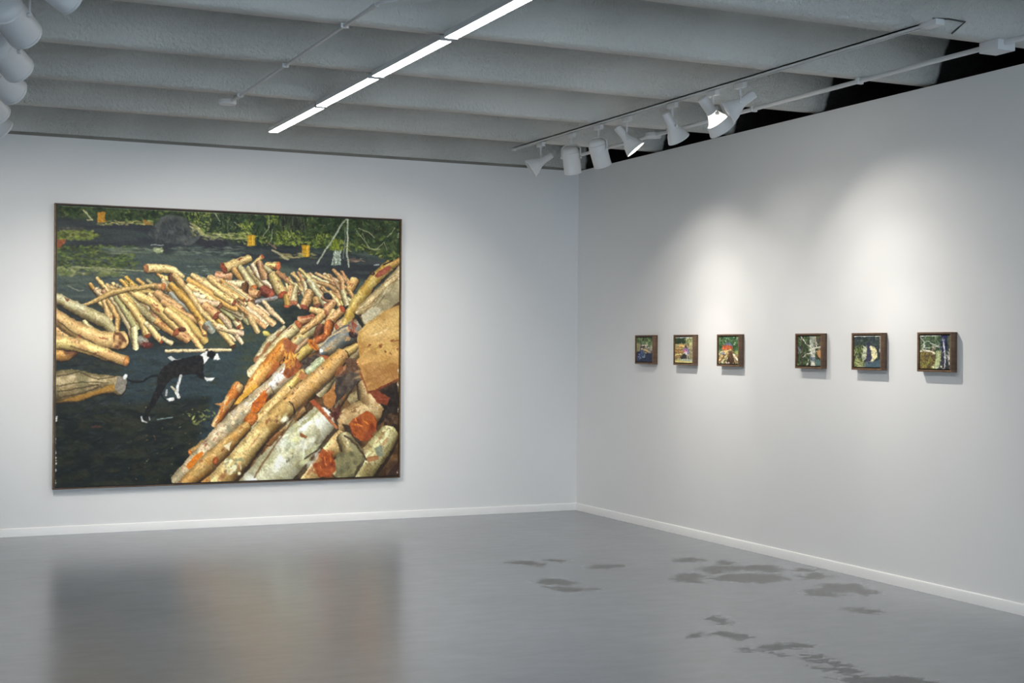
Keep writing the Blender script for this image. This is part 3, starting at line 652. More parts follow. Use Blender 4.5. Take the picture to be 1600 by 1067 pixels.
    c.poly(5, [(275, 340), (330, 330), (440, 400), (400, 480), (310, 520), (300, 420)], (160, 88, 52), 24, .2, .2)
    c.poly(5, [(175, 470), (190, 520), (160, 610), (240, 560), (260, 640), (120, 740), (80, 820), (160, 640)], (178, 88, 40), 26, .2, .2, alpha=.75)
    c.log(7, [(690, 20, 60), (560, 230, 50), (440, 430, 30)], (210, 168, 106), knots=7, knot_col=(160, 78, 36), var=24, tint=(198, 112, 44)); c.poly(7, [(445, 210), (540, 190), (550, 225), (520, 235)], (190, 130, 72), 14)
    c.poly(7, [(770, 60), (860, 0), (900, 20), (700, 200), (640, 220), (680, 160)], (216, 160, 56), 22, .2, .2)
    c.log(7, [(330, 620, 40), (200, 710, 34)], (190, 150, 90), end=(190, 104, 40), knots=3)
    c.log(5, [(360, 640, 100), (230, 780, 90), (60, 920, 84), (-60, 1030, 80)], (198, 186, 152), knots=6, knot_col=(146, 88, 56), var=30, tint=(222, 220, 208))
    c.poly(5, [(300, 540), (420, 520), (480, 600), (440, 680), (330, 750), (280, 700), (310, 620)], (168, 90, 50), 30, .2, .2, vary=(138, 74, 44)); c.dabs(5, (260, 490, 420, 620), 26, [(216, 150, 60), (196, 110, 44)], 40, 8, 110, 50)
    c.poly(5, [(90, 880), (150, 930), (140, 990), (20, 1060), (-30, 1000)], (206, 96, 28), 26, .2, .2)
    c.log(7, [(1000, 60, 60), (780, 260, 96), (560, 480, 100), (320, 720, 84), (60, 1000, 70)], (196, 176, 136), knots=10, knot_col=(140, 84, 62), var=30, tint=(168, 154, 118), kr=.24)
    c.dabs(7, (560, 120, 900, 520), 60, [(230, 226, 212), (150, 146, 118), (212, 196, 160)], 26, 14, 130, 50, lambda x, y: abs((x - 700) + (y - 340)) < 110, .8)
    c.poly(7, [(960, 60), (1000, 110), (960, 220), (880, 300), (820, 290), (830, 200), (900, 130)], (206, 100, 30), 30, .2, .2, vary=(170, 76, 34))
    c.poly(7, [(150, 850), (240, 740), (320, 690), (335, 715), (270, 820), (180, 885)], (226, 116, 26), 14, .2, .2)
    c.log(5, [(490, 690, 50), (330, 850, 44), (110, 1060, 46)], (214, 186, 112), knots=4, var=22, tint=(196, 160, 80)); c.poly(5, [(470, 660), (560, 720), (500, 790), (440, 720)], (178, 112, 64), 22)
    c.log(7, [(1200, 60, 60), (1000, 280, 60), (900, 360, 50)], (222, 194, 122), knots=4, var=20, knot_col=(180, 130, 60))
    c.blob(7, 820, 365, 62, 82, (178, 96, 38), 40)
    c.log(7, [(780, 430, 50), (560, 640, 76), (330, 860, 90), (160, 1020, 70)], (210, 168, 100), knots=6, var=24, tint=(196, 146, 74), knot_col=(160, 90, 44)); c.poly(7, [(540, 640), (630, 590), (600, 690)], (232, 216, 176), 10)
    c.blob(7, 458, 795, 26, 46, (156, 74, 34), 10)
    c.log(5, [(900, 500, 80), (740, 660, 92), (520, 860, 100), (300, 1050, 100)], (216, 176, 108), knots=8, var=18, tint=(206, 158, 84), knot_col=(110, 70, 40), kr=.12)
    c.poly(5, [(890, 420), (945, 540), (900, 620), (980, 600), (990, 660), (820, 720), (850, 640), (960, 560)], (150, 88, 50), 26, .2, .2, alpha=.8)
    c.log(7, [(1180, 250, 110), (960, 470, 96), (720, 760, 110), (500, 1010, 120)], (212, 182, 116), knots=6, var=22, tint=(186, 150, 84), knot_col=(146, 80, 46), dark=.55)
    c.dabs(7, (560, 780, 740, 930), 26, [(186, 186, 140), (226, 220, 180), (150, 150, 104)], 28, 14, 130, 50)
    # shade pockets and pieces by the right edge
    c.poly(8, [(290, 150), (430, 80), (490, 150), (510, 190), (350, 320), (270, 420), (260, 330), (290, 240)], (66, 58, 54), 20, .15, .15, vary=(96, 84, 72))
    c.poly(8, [(180, 320), (270, 240), (300, 310), (290, 370), (250, 420), (200, 390)], (172, 112, 58), 22, .2, .2); c.poly(8, [(370, 0), (460, 0), (500, 140), (420, 110), (300, 170), (380, 80)], (104, 76, 58), 26, .2, .2)
    c.log(8, [(520, 210, 50), (600, 420, 120), (420, 480, 90), (330, 560, 60)], (206, 178, 122), var=22, tint=(180, 146, 96), knots=3, knot_col=(150, 110, 66))
    c.poly(8, [(560, 270), (800, 190), (820, 420), (740, 480), (640, 560), (690, 420), (640, 360)], (48, 40, 36), 14, .2, .2); c.poly(8, [(700, 470), (830, 430), (830, 650), (760, 600), (690, 570)], (88, 66, 48), 22, .2, .2, vary=(60, 44, 34))
    c.poly(8, [(560, 270), (620, 250), (740, 330), (720, 390), (640, 370)], (136, 62, 40), 18)
    c.poly(8, [(340, 540), (420, 560), (520, 720), (490, 740), (400, 640)], (70, 56, 44), 12)
    c.poly(8, [(400, 545), (440, 500), (550, 435), (600, 460), (640, 520), (625, 600), (560, 680), (500, 685), (440, 640)], (178, 84, 36), 22, .1, .1, vary=(140, 60, 32)); c.dabs(8, (430, 470, 620, 660), 26, [(206, 112, 44), (150, 66, 34)], 26, 6, 50, 30)
    # huge sawn trunk
    c.poly(6, [(830, 520), (830, 1070), (560, 1180), (420, 1100), (390, 900), (395, 790), (520, 690), (700, 560)], (206, 166, 92), 22, .05, .08, vary=(186, 140, 74))
    c.poly(8, [(475, 0), (830, -60), (830, 180), (740, 210), (650, 260), (570, 280), (530, 190), (500, 120)], (204, 158, 88), 20, .05, .08, vary=(186, 136, 70))
    for _ in range(60):
        x, y = 400 + R.rand() * 420, 640 + R.rand() * 430
        if y > 700 - (x - 520) * .45:
            c.line(6, [(x, y), (x + 40 + 60 * R.rand(), y - 30 - 40 * R.rand())], 6, ((226, 190, 118), (176, 126, 64), (216, 176, 104), (160, 112, 58))[R.randint(4)], .4)
    c.dabs(8, (480, 20, 800, 260), 46, [(224, 180, 112), (176, 126, 66)], 50, 10, 160, 20, lambda x, y: y < 250 - abs(x - 600) * .3, .4)
    c.poly(6, [(830, 560), (830, 860), (600, 900), (450, 860), (440, 800), (560, 700), (700, 600)], (228, 194, 124), 16, .06, .08, soft=22, alpha=.5)
    c.poly(8, [(500, 130), (560, 60), (700, 60), (830, 40), (830, 190), (740, 215), (650, 262), (570, 285), (530, 195)], (158, 106, 56), 16, .08, .08, soft=18, alpha=.55)
    c.poly(8, [(500, 60), (620, 20), (720, 60), (640, 150), (560, 130)], (176, 128, 70), 14, .1, .1, soft=14, alpha=.5)
    c.dabs(6, (460, 880, 820, 1060), 14, [(140, 76, 40), (120, 66, 36)], 20, 10, 20, 40); c.line(6, [(540, 830), (640, 800), (700, 760)], 10, (234, 208, 150), .7)
    c.line(8, [(560, 285), (650, 255), (740, 210), (800, 180)], 9, (120, 56, 36)); c.line(8, [(490, 120), (530, 200), (560, 285)], 8, (150, 86, 50))
    # bottom right logs
    c.log(8, [(740, 620, 90), (640, 760, 110), (500, 930, 120)], (206, 192, 142), var=30, knots=6, tint=(178, 166, 108), knot_col=(160, 126, 84)); c.poly(8, [(610, 740), (680, 720), (690, 810), (640, 815)], (140, 146, 122), 10); c.poly(8, [(550, 820), (640, 800), (650, 840), (560, 860)], (178, 122, 76), 14)
    c.poly(8, [(720, 960), (830, 830), (830, 1000), (710, 1000)], (66, 46, 40), 10)
    c.log(8, [(340, 680, 100), (220, 760, 90), (60, 960, 110)], (208, 178, 118), var=26, knots=3); c.log(8, [(360, 650, 60), (450, 800, 90), (340, 930, 110)], (196, 180, 128), var=24, knots=4, tint=(136, 130, 92), knot_col=(150, 120, 70))
    c.poly(8, [(300, 790), (440, 770), (540, 830), (470, 900), (440, 980), (290, 985)], (138, 132, 92), 18, .15, .15, vary=(112, 108, 78), soft=3)
    c.line(8, [(370, 640), (470, 720), (550, 840)], 9, (76, 58, 44))
    c.poly(8, [(85, 800), (180, 740), (240, 790), (290, 850), (300, 920), (250, 985), (150, 980), (110, 900)], (172, 76, 34), 24, .1, .1, vary=(140, 58, 30)); c.dabs(8, (110, 770, 280, 970), 26, [(200, 96, 40), (150, 62, 32)], 30, 6, 60, 30)
    # white birch-like log in front
    c.log(0, [(506, 654, 24), (470, 690, 29), (430, 735, 33), (398, 775, 34)], (210, 210, 174), var=18, dark=.42, grain=.7, tint=(228, 232, 214), lit=1.06, knots=4, knot_col=(190, 184, 116), kr=.5, fleck=.25)
    c.dabs(8, (-140, 440, 160, 900), 70, [(206, 200, 132), (196, 206, 168), (232, 234, 216), (176, 182, 150)], 46, 22, 130, 50, lambda x, y: -150 < (x - y) + 690 < 120 and x < 170, .4)
    c.dabs(8, (-160, 480, 200, 900), 50, [(196, 196, 140), (236, 238, 224), (186, 192, 156)], 40, 18, 130, 40, lambda x, y: -250 < (x - y) + 690 < 120 and x < 190, .5)
    c.poly(8, [(0, 610), (60, 650), (50, 670), (0, 640)], (150, 90, 48), 10); c.dabs(8, (-140, 780, -60, 860), 6, [(120, 120, 100)], 14, 8, 100, 40)
    c.poly(8, [(80, 360), (110, 335), (180, 410), (310, 570), (295, 585), (190, 470), (120, 400)], (168, 78, 44), 20, .2, .2); c.line(8, [(180, 420), (300, 575)], 8, (206, 130, 80), .7)
    c.line(8, [(310, 585), (240, 660), (130, 770), (40, 830)], 8, (78, 62, 48), .8); c.line(8, [(60, 345), (-10, 440), (-150, 640), (-330, 900), (-380, 985)], 8, (112, 76, 48), .7)
    c.dabs(8, (240, 400, 340, 510), 20, [(84, 44, 38), (130, 70, 54)], 24, 12, 50, 40)
    # bare canvas flecks along the tacked edges
    for y in (650, 655, 668, 688, 705, 712, 722, 735, 750):
        c.dabs(0, (87.5, y - 3, 90, y + 4), 4, [(214, 214, 206)], 1.2, 1.2)
    for y in (370, 420, 435, 520, 580, 600, 640, 736):
        c.dabs(0, (620.5, y - 4, 623, y + 5), 4, [(226, 220, 206)], .9, 1.6)
    c.line(0, [(96, 321.5), (300, 331.5), (420, 337.5)], .5, (170, 166, 140), .5)
    return brush_drag(c)

STAINS = [[(-2.051, -2.832), (-1.942, -2.76), (-1.861, -2.813), (-1.804, -2.98), (-1.894, -3.102), (-1.949, -2.968)], [(-1.738, -2.814), (-1.659, -2.777), (-1.579, -2.898), (-1.658, -2.963)], [(-1.58, -3.212), (-1.454, -3.161), (-1.29, -3.228), (-1.322, -3.327), (-1.469, -3.359), (-1.585, -3.293)], [(-2.224, -3.698), (-2.103, -3.593), (-2.01, -3.607), (-1.967, -3.829), (-2.075, -3.903), (-2.181, -3.78)], [(-2.223, -3.881), (-2.137, -3.916), (-2.047, -4.008), (-1.926, -4.042), (-1.96, -4.105), (-2.162, -4.126), (-2.228, -4.069)], [(-0.87, -3.266), (-0.735, -3.124), (-0.628, -3.137), (-0.576, -3.288), (-0.738, -3.339)], [(-0.587, -3.381), (-0.482, -3.346), (-0.451, -3.485), (-0.556, -3.557), (-0.635, -3.505)], [(-0.855, -3.601), (-0.697, -3.527), (-0.535, -3.622), (-0.253, -3.661), (-0.318, -3.867), (-0.478, -3.98), (-0.531, -3.852), (-0.729, -3.77), (-0.806, -3.863), (-0.906, -3.874), (-0.911, -3.714)], [(-1.295, -3.943), (-1.123, -3.759), (-1.017, -3.759), (-0.975, -3.863), (-1.194, -4.148), (-1.293, -4.083)], [(-1.043, -4.005), (-0.842, -3.918), (-0.659, -3.923), (-0.48, -4.049), (-0.535, -4.256), (-0.767, -4.324), (-0.909, -4.225), (-1.017, -4.115)], [(-1.811, -5.205), (-1.744, -5.19), (-1.719, -5.231), (-1.767, -5.392), (-1.848, -5.429), (-1.847, -5.329)], [(-2.235, -5.671), (-2.15, -5.572), (-2.088, -5.56), (-2.075, -5.636), (-2.171, -5.682)], [(-2.055, -5.596), (-1.959, -5.598), (-1.896, -5.652), (-1.901, -5.785), (-1.999, -5.823), (-2.048, -5.696)], [(-2.142, -6.001), (-2.09, -5.994), (-2.071, -6.085), (-2.125, -6.096)], [(-0.303, -3.934), (-0.159, -3.877), (-0.067, -3.969), (-0.211, -4.033)], [(-0.388, -4.157), (-0.189, -4.068), (-0.131, -4.178), (-0.241, -4.301), (-0.431, -4.329)], [(-0.683, -4.629), (-0.572, -4.637), (-0.441, -4.484), (-0.347, -4.538), (-0.189, -4.588), (-0.285, -4.756), (-0.25, -4.823), (-0.318, -4.942), (-0.457, -4.978), (-0.458, -4.833), (-0.569, -4.787), (-0.59, -4.944), (-0.75, -4.892), (-0.794, -4.817)], [(-0.854, -5.255), (-0.799, -5.265), (-0.721, -5.375), (-0.71, -5.462), (-0.828, -5.506), (-0.892, -5.399)], [(-1.931, -5.685), (-1.897, -5.689), (-1.889, -5.766), (-1.979, -5.811), (-2.017, -5.78)], [(-2.147, -6.009), (-2.09, -6.009), (-2.074, -6.078), (-2.132, -6.087)], [(-2.009, -5.999), (-1.889, -5.971), (-1.767, -5.982), (-1.709, -6.096), (-1.814, -6.126), (-2.015, -6.084)], [(-2.037, -6.132), (-1.979, -6.147), (-1.975, -6.252), (-2.032, -6.237)], [(-1.906, -6.267), (-1.826, -6.268), (-1.819, -6.35), (-1.846, -6.429), (-1.8, -6.559), (-1.864, -6.584), (-1.905, -6.493), (-1.953, -6.406)], [(-2.027, -6.506), (-1.965, -6.541), (-1.863, -6.61), (-1.847, -6.689), (-1.951, -6.695), (-2.005, -6.622)], [(-2.083, -6.752), (-1.966, -6.742), (-1.855, -6.821), (-1.753, -6.832), (-1.677, -6.925), (-1.676, -7.025), (-1.797, -7.012), (-2.036, -6.91), (-2.081, -6.833)]]

# ---------------------------------------------------------------- room
def struct(mb, name, mat, **kw):
    o = mb.build(name, mat, **kw); o['kind'] = 'structure'; return o


def floor_mesh():
    xs = np.concatenate([np.arange(-11, -2.6, .4), np.arange(-2.6, 0.001, .025), [1.0, 2.0, 3.2]])
    ys = np.concatenate([np.arange(-18, -7.4, .4), np.arange(-7.4, -2.39, .025), np.arange(-2.0, .13, .4), [.12]])
    X, Y = np.meshgrid(xs, ys); st = np.full(X.shape, -1.0)
    for P in STAINS:
        q = np.array(P); ins = np.zeros(X.shape, bool); D = np.full(X.shape, 9.0)
        for i in range(len(q)):
            (ax, ay), (bx, by) = q[i], q[(i + 1) % len(q)]
            if abs(by - ay) > 1e-9:
                ins ^= ((ay > Y) != (by > Y)) & (X < (bx - ax) * (Y - ay) / (by - ay) + ax)
            dx, dy = bx - ax, by - ay
            t = np.clip(((X - ax) * dx + (Y - ay) * dy) / (dx * dx + dy * dy + 1e-9), 0, 1)
            D = np.minimum(D, np.hypot(X - ax - t * dx, Y - ay - t * dy))
        st = np.maximum(st, np.where(ins, D, -D) / .16)
    st = np.clip(st, -1, .6) * .5 + .5
    ny, nx = X.shape; idx = np.arange(nx * ny).reshape(ny, nx)
    f = np.stack([idx[:-1, :-1], idx[:-1, 1:], idx[1:, 1:], idx[1:, :-1]], -1).reshape(-1, 4)
    v = np.stack([X, Y, np.zeros_like(X)], -1).reshape(-1, 3)
    me = bpy.data.meshes.new('floor'); me.from_pydata(v.tolist(), [], f.tolist())
    a = me.attributes.new('stain', 'FLOAT', 'POINT'); a.data.foreach_set('value', st.ravel().astype(np.float32))
    me.materials.append(concrete())
    o = link(bpy.data.objects.new('floor', me)); o['kind'] = 'structure'
    return o


floor_mesh()
struct(MB().box(-11.12, 0, 0, 3.2, .12, H), 'wall_back', WALL)
struct(MB().box(0, -18, 0, .12, 0, H), 'wall_right', WALL)
struct(MB().box(-11.12, -18, 0, -11, 0, HS), 'wall_left', WALL)
wr = MB().box(-11.12, -18.12, 0, -9.6, -18, HS).box(-1.2, -18.12, 0, 3.2, -18, HS).box(-9.6, -18.12, 3.0, -1.2, -18, HS).box(-9.6, -18.12, 0, -1.2, -18, .25)
struct(wr, 'wall_rear', WALL)
struct(MB().box(3.2, -18.12, 0, 3.32, .4, HS), 'wall_beyond', BLACK)
wf = MB()
for x in (-9.6, -7.5, -5.4, -3.3, -1.25):
    wf.box(x, -18.1, .25, x + .05, -18.02, 3.0)
wf.box(-9.6, -18.1, .25, -1.2, -18.02, .30).box(-9.6, -18.1, 2.95, -1.2, -18.02, 3.0)
struct(wf, 'window_1', STEEL)
# baseboards with an eased top edge
bb = [(-.016, 0), (-.016, .056), (-.012, .066), (-.005, .070), (0, .070), (0, 0)]
struct(MB().prism_x(bb, -11, 0), 'baseboard_back', BASE, smooth=True)
rb = MB().prism_x(bb, -18, -.016); rb.v = [(y, x, z) for x, y, z in rb.v]
struct(rb, 'baseboard_right', BASE, smooth=True)
# recessed dark board between the back partition and the ceiling
struct(MB().box(-11, .02, H, 3.2, .10, HB), 'trim_1', GAP)

ceil = MB().box(-11.12, -18.12, HS, 3.32, .4, HS + .14).build('ceiling', CEIL); ceil['kind'] = 'structure'


def beam(yc, w=.13, x0=-11.0):
    h, t = w / 2, w / 2 + .10
    prof = [(yc - h + .012, HB), (yc - h, HB + .014)]
    for i in range(7):                                                 # stem widens and rolls into the slab
        a = i / 6 * math.pi / 2
        prof.append((yc - t - .07 * (1 - math.cos(a)), HS - .07 + .07 * math.sin(a)))
    prof += [(yc * 2 - y, z) for y, z in reversed(prof)]
    return MB().prism_x(prof, x0, 3.2).build('beam', CEIL, ceil, smooth=True, angle=50)


for yc in [-1.40, -2.55, -3.74, -4.94, -6.14] + [-7.34 - 1.2 * i for i in range(9)]:
    beam(yc)
MB().box(-11, .0, HB, 3.2, .12, HS).build('beam', CEIL, ceil)

# ---------------------------------------------------------------- pictures
def canvas_mesh(img, width, height, gain):
    h, w, _ = img.shape
    xs, zs = np.linspace(0, width, w), np.linspace(height, 0, h)
    X, Z = np.meshgrid(xs, zs); v = np.stack([X, np.zeros_like(X), Z], -1).reshape(-1, 3).astype(np.float32)
    idx = np.arange(w * h).reshape(h, w)
    f = np.stack([idx[1:, :-1], idx[1:, 1:], idx[:-1, 1:], idx[:-1, :-1]], -1).reshape(-1, 4).astype(np.int32)
    me = bpy.data.meshes.new('canvas'); me.vertices.add(len(v)); me.vertices.foreach_set('co', v.ravel())
    me.loops.add(f.size); me.loops.foreach_set('vertex_index', f.ravel()); me.polygons.add(len(f))
    me.polygons.foreach_set('loop_start', np.arange(0, f.size, 4, dtype=np.int32)); me.update(calc_edges=True)
    s = np.clip(img / 255, 0, 1); lin = np.where(s <= .04045, s / 12.92, ((s + .055) / 1.055) ** 2.4)
    col = np.concatenate([np.clip(lin * gain, 0, .93), np.ones((h, w, 1))], -1).astype(np.float32)
    a = me.color_attributes.new('paint', 'FLOAT_COLOR', 'POINT'); a.data.foreach_set('color', col.ravel())
    me.materials.append(PAINT)
    return me


def framed(name, loc, rz, w, h, depth, face, gap, recess, img, gain, mats, label, cat, group=None):
    """float frame: four rails, a dark backing, the stretched canvas standing clear of the rails; local -y faces the room"""
    root = empty(name, loc, label, cat, group); root.rotation_euler.z = rz
    front, side = mats
    for x0, z0, x1, z1 in ((0, h - face, w, h), (0, 0, w, face), (0, face, face, h - face), (w - face, face, w, h - face)):
        MB().box(x0, -depth, z0, x1, -.002, z1).build('frame_rail', front if z1 - z0 < x1 - x0 else side, root, bevel=.0012)
    MB().box(face, -.014, face, w - face, -.003, h - face).build('backing_board', STEEL, root)
    i = face + gap
    cv = bpy.data.objects.new('canvas', canvas_mesh(img, w - 2 * i, h - 2 * i, gain)); link(cv, root); cv.location = (i, -depth + recess, i)
    MB().box(i, -depth + recess + .0005, i, w - i, -.0145, h - i).build('stretcher', CANVAS_SIDE, root)
    return root


CANVAS_SIDE = painted('raw_canvas', (.62, .60, .55), .8, .06, 40, 300, .2, .001)
framed('painting', (-4.952, 0, .383), 0, 3.085, 2.400, .05, .011, .009, .005, paint_log_yard(), 1.05, (WALNUT_DARK, SIDE_LIT),
       'large framed painting of a log yard with a black and white dog', 'painting')


def small(seed):
    return Canvas(72, 78, None, seed)


def foliage(c, box, n, cols, ln=4, th=1.6, ang=60, sp=70):
    c.dabs(0, box, n, cols, ln, th, ang, sp)


def finish(c):
    # broken strokes that pick up and move the colours under them
    for _ in range(260):
        x, y = c.rng.randint(3, 69), c.rng.randint(3, 75)
        c.dabs(0, (x - 4, y - 4, x + 4, y + 4), 1, [tuple(c.img[y, x])], 3.2, 1.0, 30 + 90 * c.rng.rand(), 30, None, .75)
    return brush_drag(c, 1.1)


GREENS = [(44, 66, 40), (70, 96, 52), (30, 44, 34), (96, 120, 70), (120, 136, 90)]
pics = []
c = small(1)                                                            # dark figure before logs and a green bank
c.poly(0, [(-1, -1), (73, -1), (73, 79), (-1, 79)], (104, 120, 82), 16, vary=(128, 132, 96)); foliage(c, (0, 0, 72, 14), 120, GREENS); foliage(c, (20, 8, 72, 26), 60, [(108, 140, 84), (140, 160, 112), (60, 84, 52)], 5, 1.6, 10, 20)
c.poly(0, [(0, 18), (16, 20), (14, 46), (0, 50)], (160, 150, 104), 12); c.poly(0, [(14, 26), (72, 30), (72, 52), (14, 50)], (168, 158, 136), 26, .2, .2, vary=(90, 88, 84))
c.log(0, [(16, 27, 2.4), (50, 25, 2.6)], (226, 214, 190)); c.log(0, [(18, 31, 2), (36, 30, 2.4)], (52, 52, 60)); c.log(0, [(30, 38, 3), (58, 47, 4)], (226, 190, 130), knots=3); c.log(0, [(52, 33, 1.6), (72, 31, 1.6)], (222, 222, 206)); c.log(0, [(54, 44, 2), (70, 42, 2)], (176, 176, 170))
c.poly(0, [(0, 46), (20, 44), (36, 52), (72, 50), (72, 79), (0, 79)], (44, 50, 78), 10, .1, .3, vary=(54, 62, 86)); c.poly(0, [(16, 40), (22, 34), (30, 36), (34, 46), (32, 62), (18, 66)], (70, 88, 128), 18); c.blob(0, 25, 37, 4, 4, (206, 180, 150))
c.line(0, [(28, 62), (38, 64), (40, 58), (36, 54)], 1, (176, 200, 196)); c.dabs(0, (2, 52, 20, 76), 30, [(120, 130, 160), (80, 92, 130)], 4, 1.2, 10, 20)
pics.append((finish(c), 'smallest-looking framed picture, farthest left, dark blue below a green bank'))
c = small(2)                                                            # crouching worker, tan logs
c.poly(0, [(-1, -1), (73, -1), (73, 79), (-1, 79)], (150, 142, 100), 18, vary=(174, 160, 112)); c.poly(0, [(0, 0), (48, 0), (46, 20), (0, 20)], (42, 56, 44), 12); foliage(c, (0, 0, 48, 18), 60, GREENS[:3]); foliage(c, (44, 0, 72, 24), 80, [(150, 160, 110), (176, 178, 128), (96, 112, 70)])
for p, col in (([(4, 36, 4), (30, 34, 4)], (206, 160, 92)), ([(18, 26, 4), (38, 28, 4)], (220, 176, 104)), ([(2, 44, 4), (30, 46, 4)], (196, 140, 76)), ([(2, 56, 3), (26, 52, 3)], (224, 190, 120)), ([(4, 62, 3), (22, 60, 3)], (180, 130, 84))):
    c.log(0, p, col, knots=2)
foliage(c, (50, 34, 72, 66), 60, [(96, 100, 76), (160, 156, 118), (60, 66, 54), (200, 194, 160)], 3, 1, 40, 80)
c.poly(0, [(36, 32), (48, 28), (58, 36), (60, 50), (52, 54), (44, 46), (34, 42)], (122, 108, 142), 14); c.poly(0, [(34, 38), (46, 34), (44, 46), (36, 46)], (176, 84, 124), 12); c.blob(0, 44, 28, 4, 4, (84, 70, 60)); c.poly(0, [(38, 46), (48, 44), (46, 52), (38, 52)], (226, 220, 226), 6)
c.poly(0, [(22, 60), (36, 50), (52, 54), (58, 64), (24, 68)], (56, 54, 52), 12); c.poly(0, [(18, 66), (70, 68), (72, 74), (24, 74)], (160, 172, 160), 10); c.poly(0, [(0, 70), (72, 74), (72, 79), (0, 79)], (206, 190, 116), 16); c.line(0, [(48, 50), (52, 64)], 1.2, (220, 222, 214)); c.line(0, [(0, 1), (72, 1)], 1.2, (226, 226, 216))
pics.append((finish(c), 'second framed picture from left, stooping figure among tan logs'))
c = small(3)                                                            # orange crown above logs and a brown stump
c.poly(0, [(-1, -1), (73, -1), (73, 79), (-1, 79)], (52, 84, 54), 18, vary=(80, 116, 76)); foliage(c, (0, 0, 72, 44), 260, GREENS + [(56, 110, 70), (150, 176, 140), (40, 90, 60)])
c.poly(0, [(22, 22), (34, 15), (50, 22), (54, 30), (20, 30)], (96, 104, 130), 16); c.poly(0, [(12, 34), (18, 25), (34, 24), (50, 28), (54, 38), (28, 42), (14, 38)], (206, 92, 48), 24, vary=(170, 66, 40))
foliage(c, (0, 40, 72, 78), 120, [(206, 182, 126), (150, 110, 70), (226, 206, 160), (96, 70, 50), (190, 150, 90)], 6, 2, 120, 40)
for p, col in (([(8, 46, 4), (46, 38, 3)], (222, 196, 140)), ([(2, 70, 4), (30, 44, 4)], (206, 176, 110)), ([(14, 76, 3), (36, 46, 3)], (224, 204, 150)), ([(56, 52, 5), (68, 66, 5)], (210, 202, 176)), ([(10, 48, 4), (22, 50, 4)], (130, 142, 156))):
    c.log(0, p, col, knots=2)
c.poly(0, [(36, 46), (48, 40), (56, 60), (62, 78), (30, 78)], (92, 66, 46), 18, .2, .1, vary=(70, 50, 38)); c.poly(0, [(60, 42), (72, 40), (72, 50), (64, 50)], (150, 170, 90), 14); c.dabs(0, (10, 72, 60, 78), 10, [(230, 226, 214)], 3, 1.2)
pics.append((finish(c), 'third framed picture from left, orange heap above pale logs'))
c = small(4)                                                            # pale trunk and bare branches
c.poly(0, [(-1, -1), (73, -1), (73, 79), (-1, 79)], (52, 60, 46), 16, vary=(74, 82, 60)); foliage(c, (0, 0, 72, 78), 260, GREENS + [(96, 100, 88)], 4, 1.4)
c.poly(0, [(38, 0), (54, 0), (56, 78), (42, 78)], (150, 156, 140), 22, .1, .2, vary=(196, 198, 184)); c.poly(0, [(54, 0), (72, 0), (72, 26), (56, 24)], (96, 92, 54), 16, vary=(70, 66, 70))
for p, r in (([(12, 0), (30, 22), (44, 30)], 1.5), ([(40, 36), (58, 30), (72, 27)], 2), ([(42, 44), (60, 40), (72, 42)], 1.6), ([(18, 56), (30, 46), (44, 44)], 1.4), ([(30, 78), (36, 62)], 1.4), ([(50, 50), (52, 78)], 2.2), ([(44, 46), (54, 54)], 1.6), ([(56, 0), (60, 30)], 1.4)):
    c.line(0, p, r, (212, 208, 190))
c.poly(0, [(60, 38), (72, 36), (72, 58), (64, 52)], (196, 140, 84), 18); c.dabs(0, (42, 54, 56, 66), 20, [(90, 104, 130)], 3, 1.2); c.dabs(0, (2, 26, 14, 44), 16, [(110, 110, 140), (150, 150, 160)], 2.5, 1.2, 80, 30); c.poly(0, [(56, 60), (72, 62), (72, 78), (60, 78)], (84, 112, 110), 18)
pics.append((finish(c), 'fourth framed picture from left, pale tree trunk with bare branches'))
c = small(5)                                                            # long blue shadows on pale ground
c.poly(0, [(-1, -1), (73, -1), (73, 79), (-1, 79)], (52, 62, 66), 14, vary=(44, 54, 52)); foliage(c, (0, 0, 72, 30), 160, [(40, 52, 48), (60, 72, 66), (48, 56, 76), (80, 92, 76)])
foliage(c, (0, 26, 26, 78), 150, [(84, 100, 52), (130, 142, 74), (40, 50, 40), (164, 168, 110)], 5, 1.2, 80, 40)
c.poly(0, [(26, 30), (34, 24), (40, 40), (34, 56), (26, 64), (22, 50)], (176, 182, 150), 16); c.poly(0, [(44, 24), (54, 26), (62, 34), (64, 52), (56, 60), (48, 70), (42, 66), (50, 54)], (218, 210, 160), 16)
c.poly(0, [(36, 14), (44, 20), (50, 54), (42, 72), (28, 70), (36, 54)], (54, 54, 78), 12); c.poly(0, [(20, 70), (40, 66), (72, 58), (72, 79), (20, 79)], (70, 92, 104), 12); foliage(c, (6, 56, 32, 78), 40, [(190, 190, 130), (150, 156, 90)], 4, 1.6); c.line(0, [(26, 44), (62, 42)], .8, (90, 96, 90)); c.line(0, [(28, 68), (50, 67)], .8, (60, 70, 80))
c.line(0, [(0, 1), (72, 1)], 1.2, (222, 222, 214)); c.line(0, [(71, 0), (71, 40)], 1.0, (206, 204, 196))
pics.append((finish(c), 'fifth framed picture from left, long dark shadows across pale ground'))
c = small(6)                                                            # standing blue legs beside a brush pile
c.poly(0, [(-1, -1), (73, -1), (73, 79), (-1, 79)], (60, 74, 60), 16, vary=(84, 96, 78)); foliage(c, (0, 0, 56, 36), 200, GREENS + [(60, 100, 60), (140, 150, 140)], 4, 1.4)
for p, r in (([(0, 2), (10, 16), (8, 32), (20, 38)], 1.3), ([(26, 18), (44, 26), (56, 30)], 1.2), ([(8, 28), (24, 30), (40, 26)], 1.0), ([(30, 40), (34, 22)], 1.0), ([(4, 24), (16, 14)], .9)):
    c.line(0, p, r, (190, 194, 180))
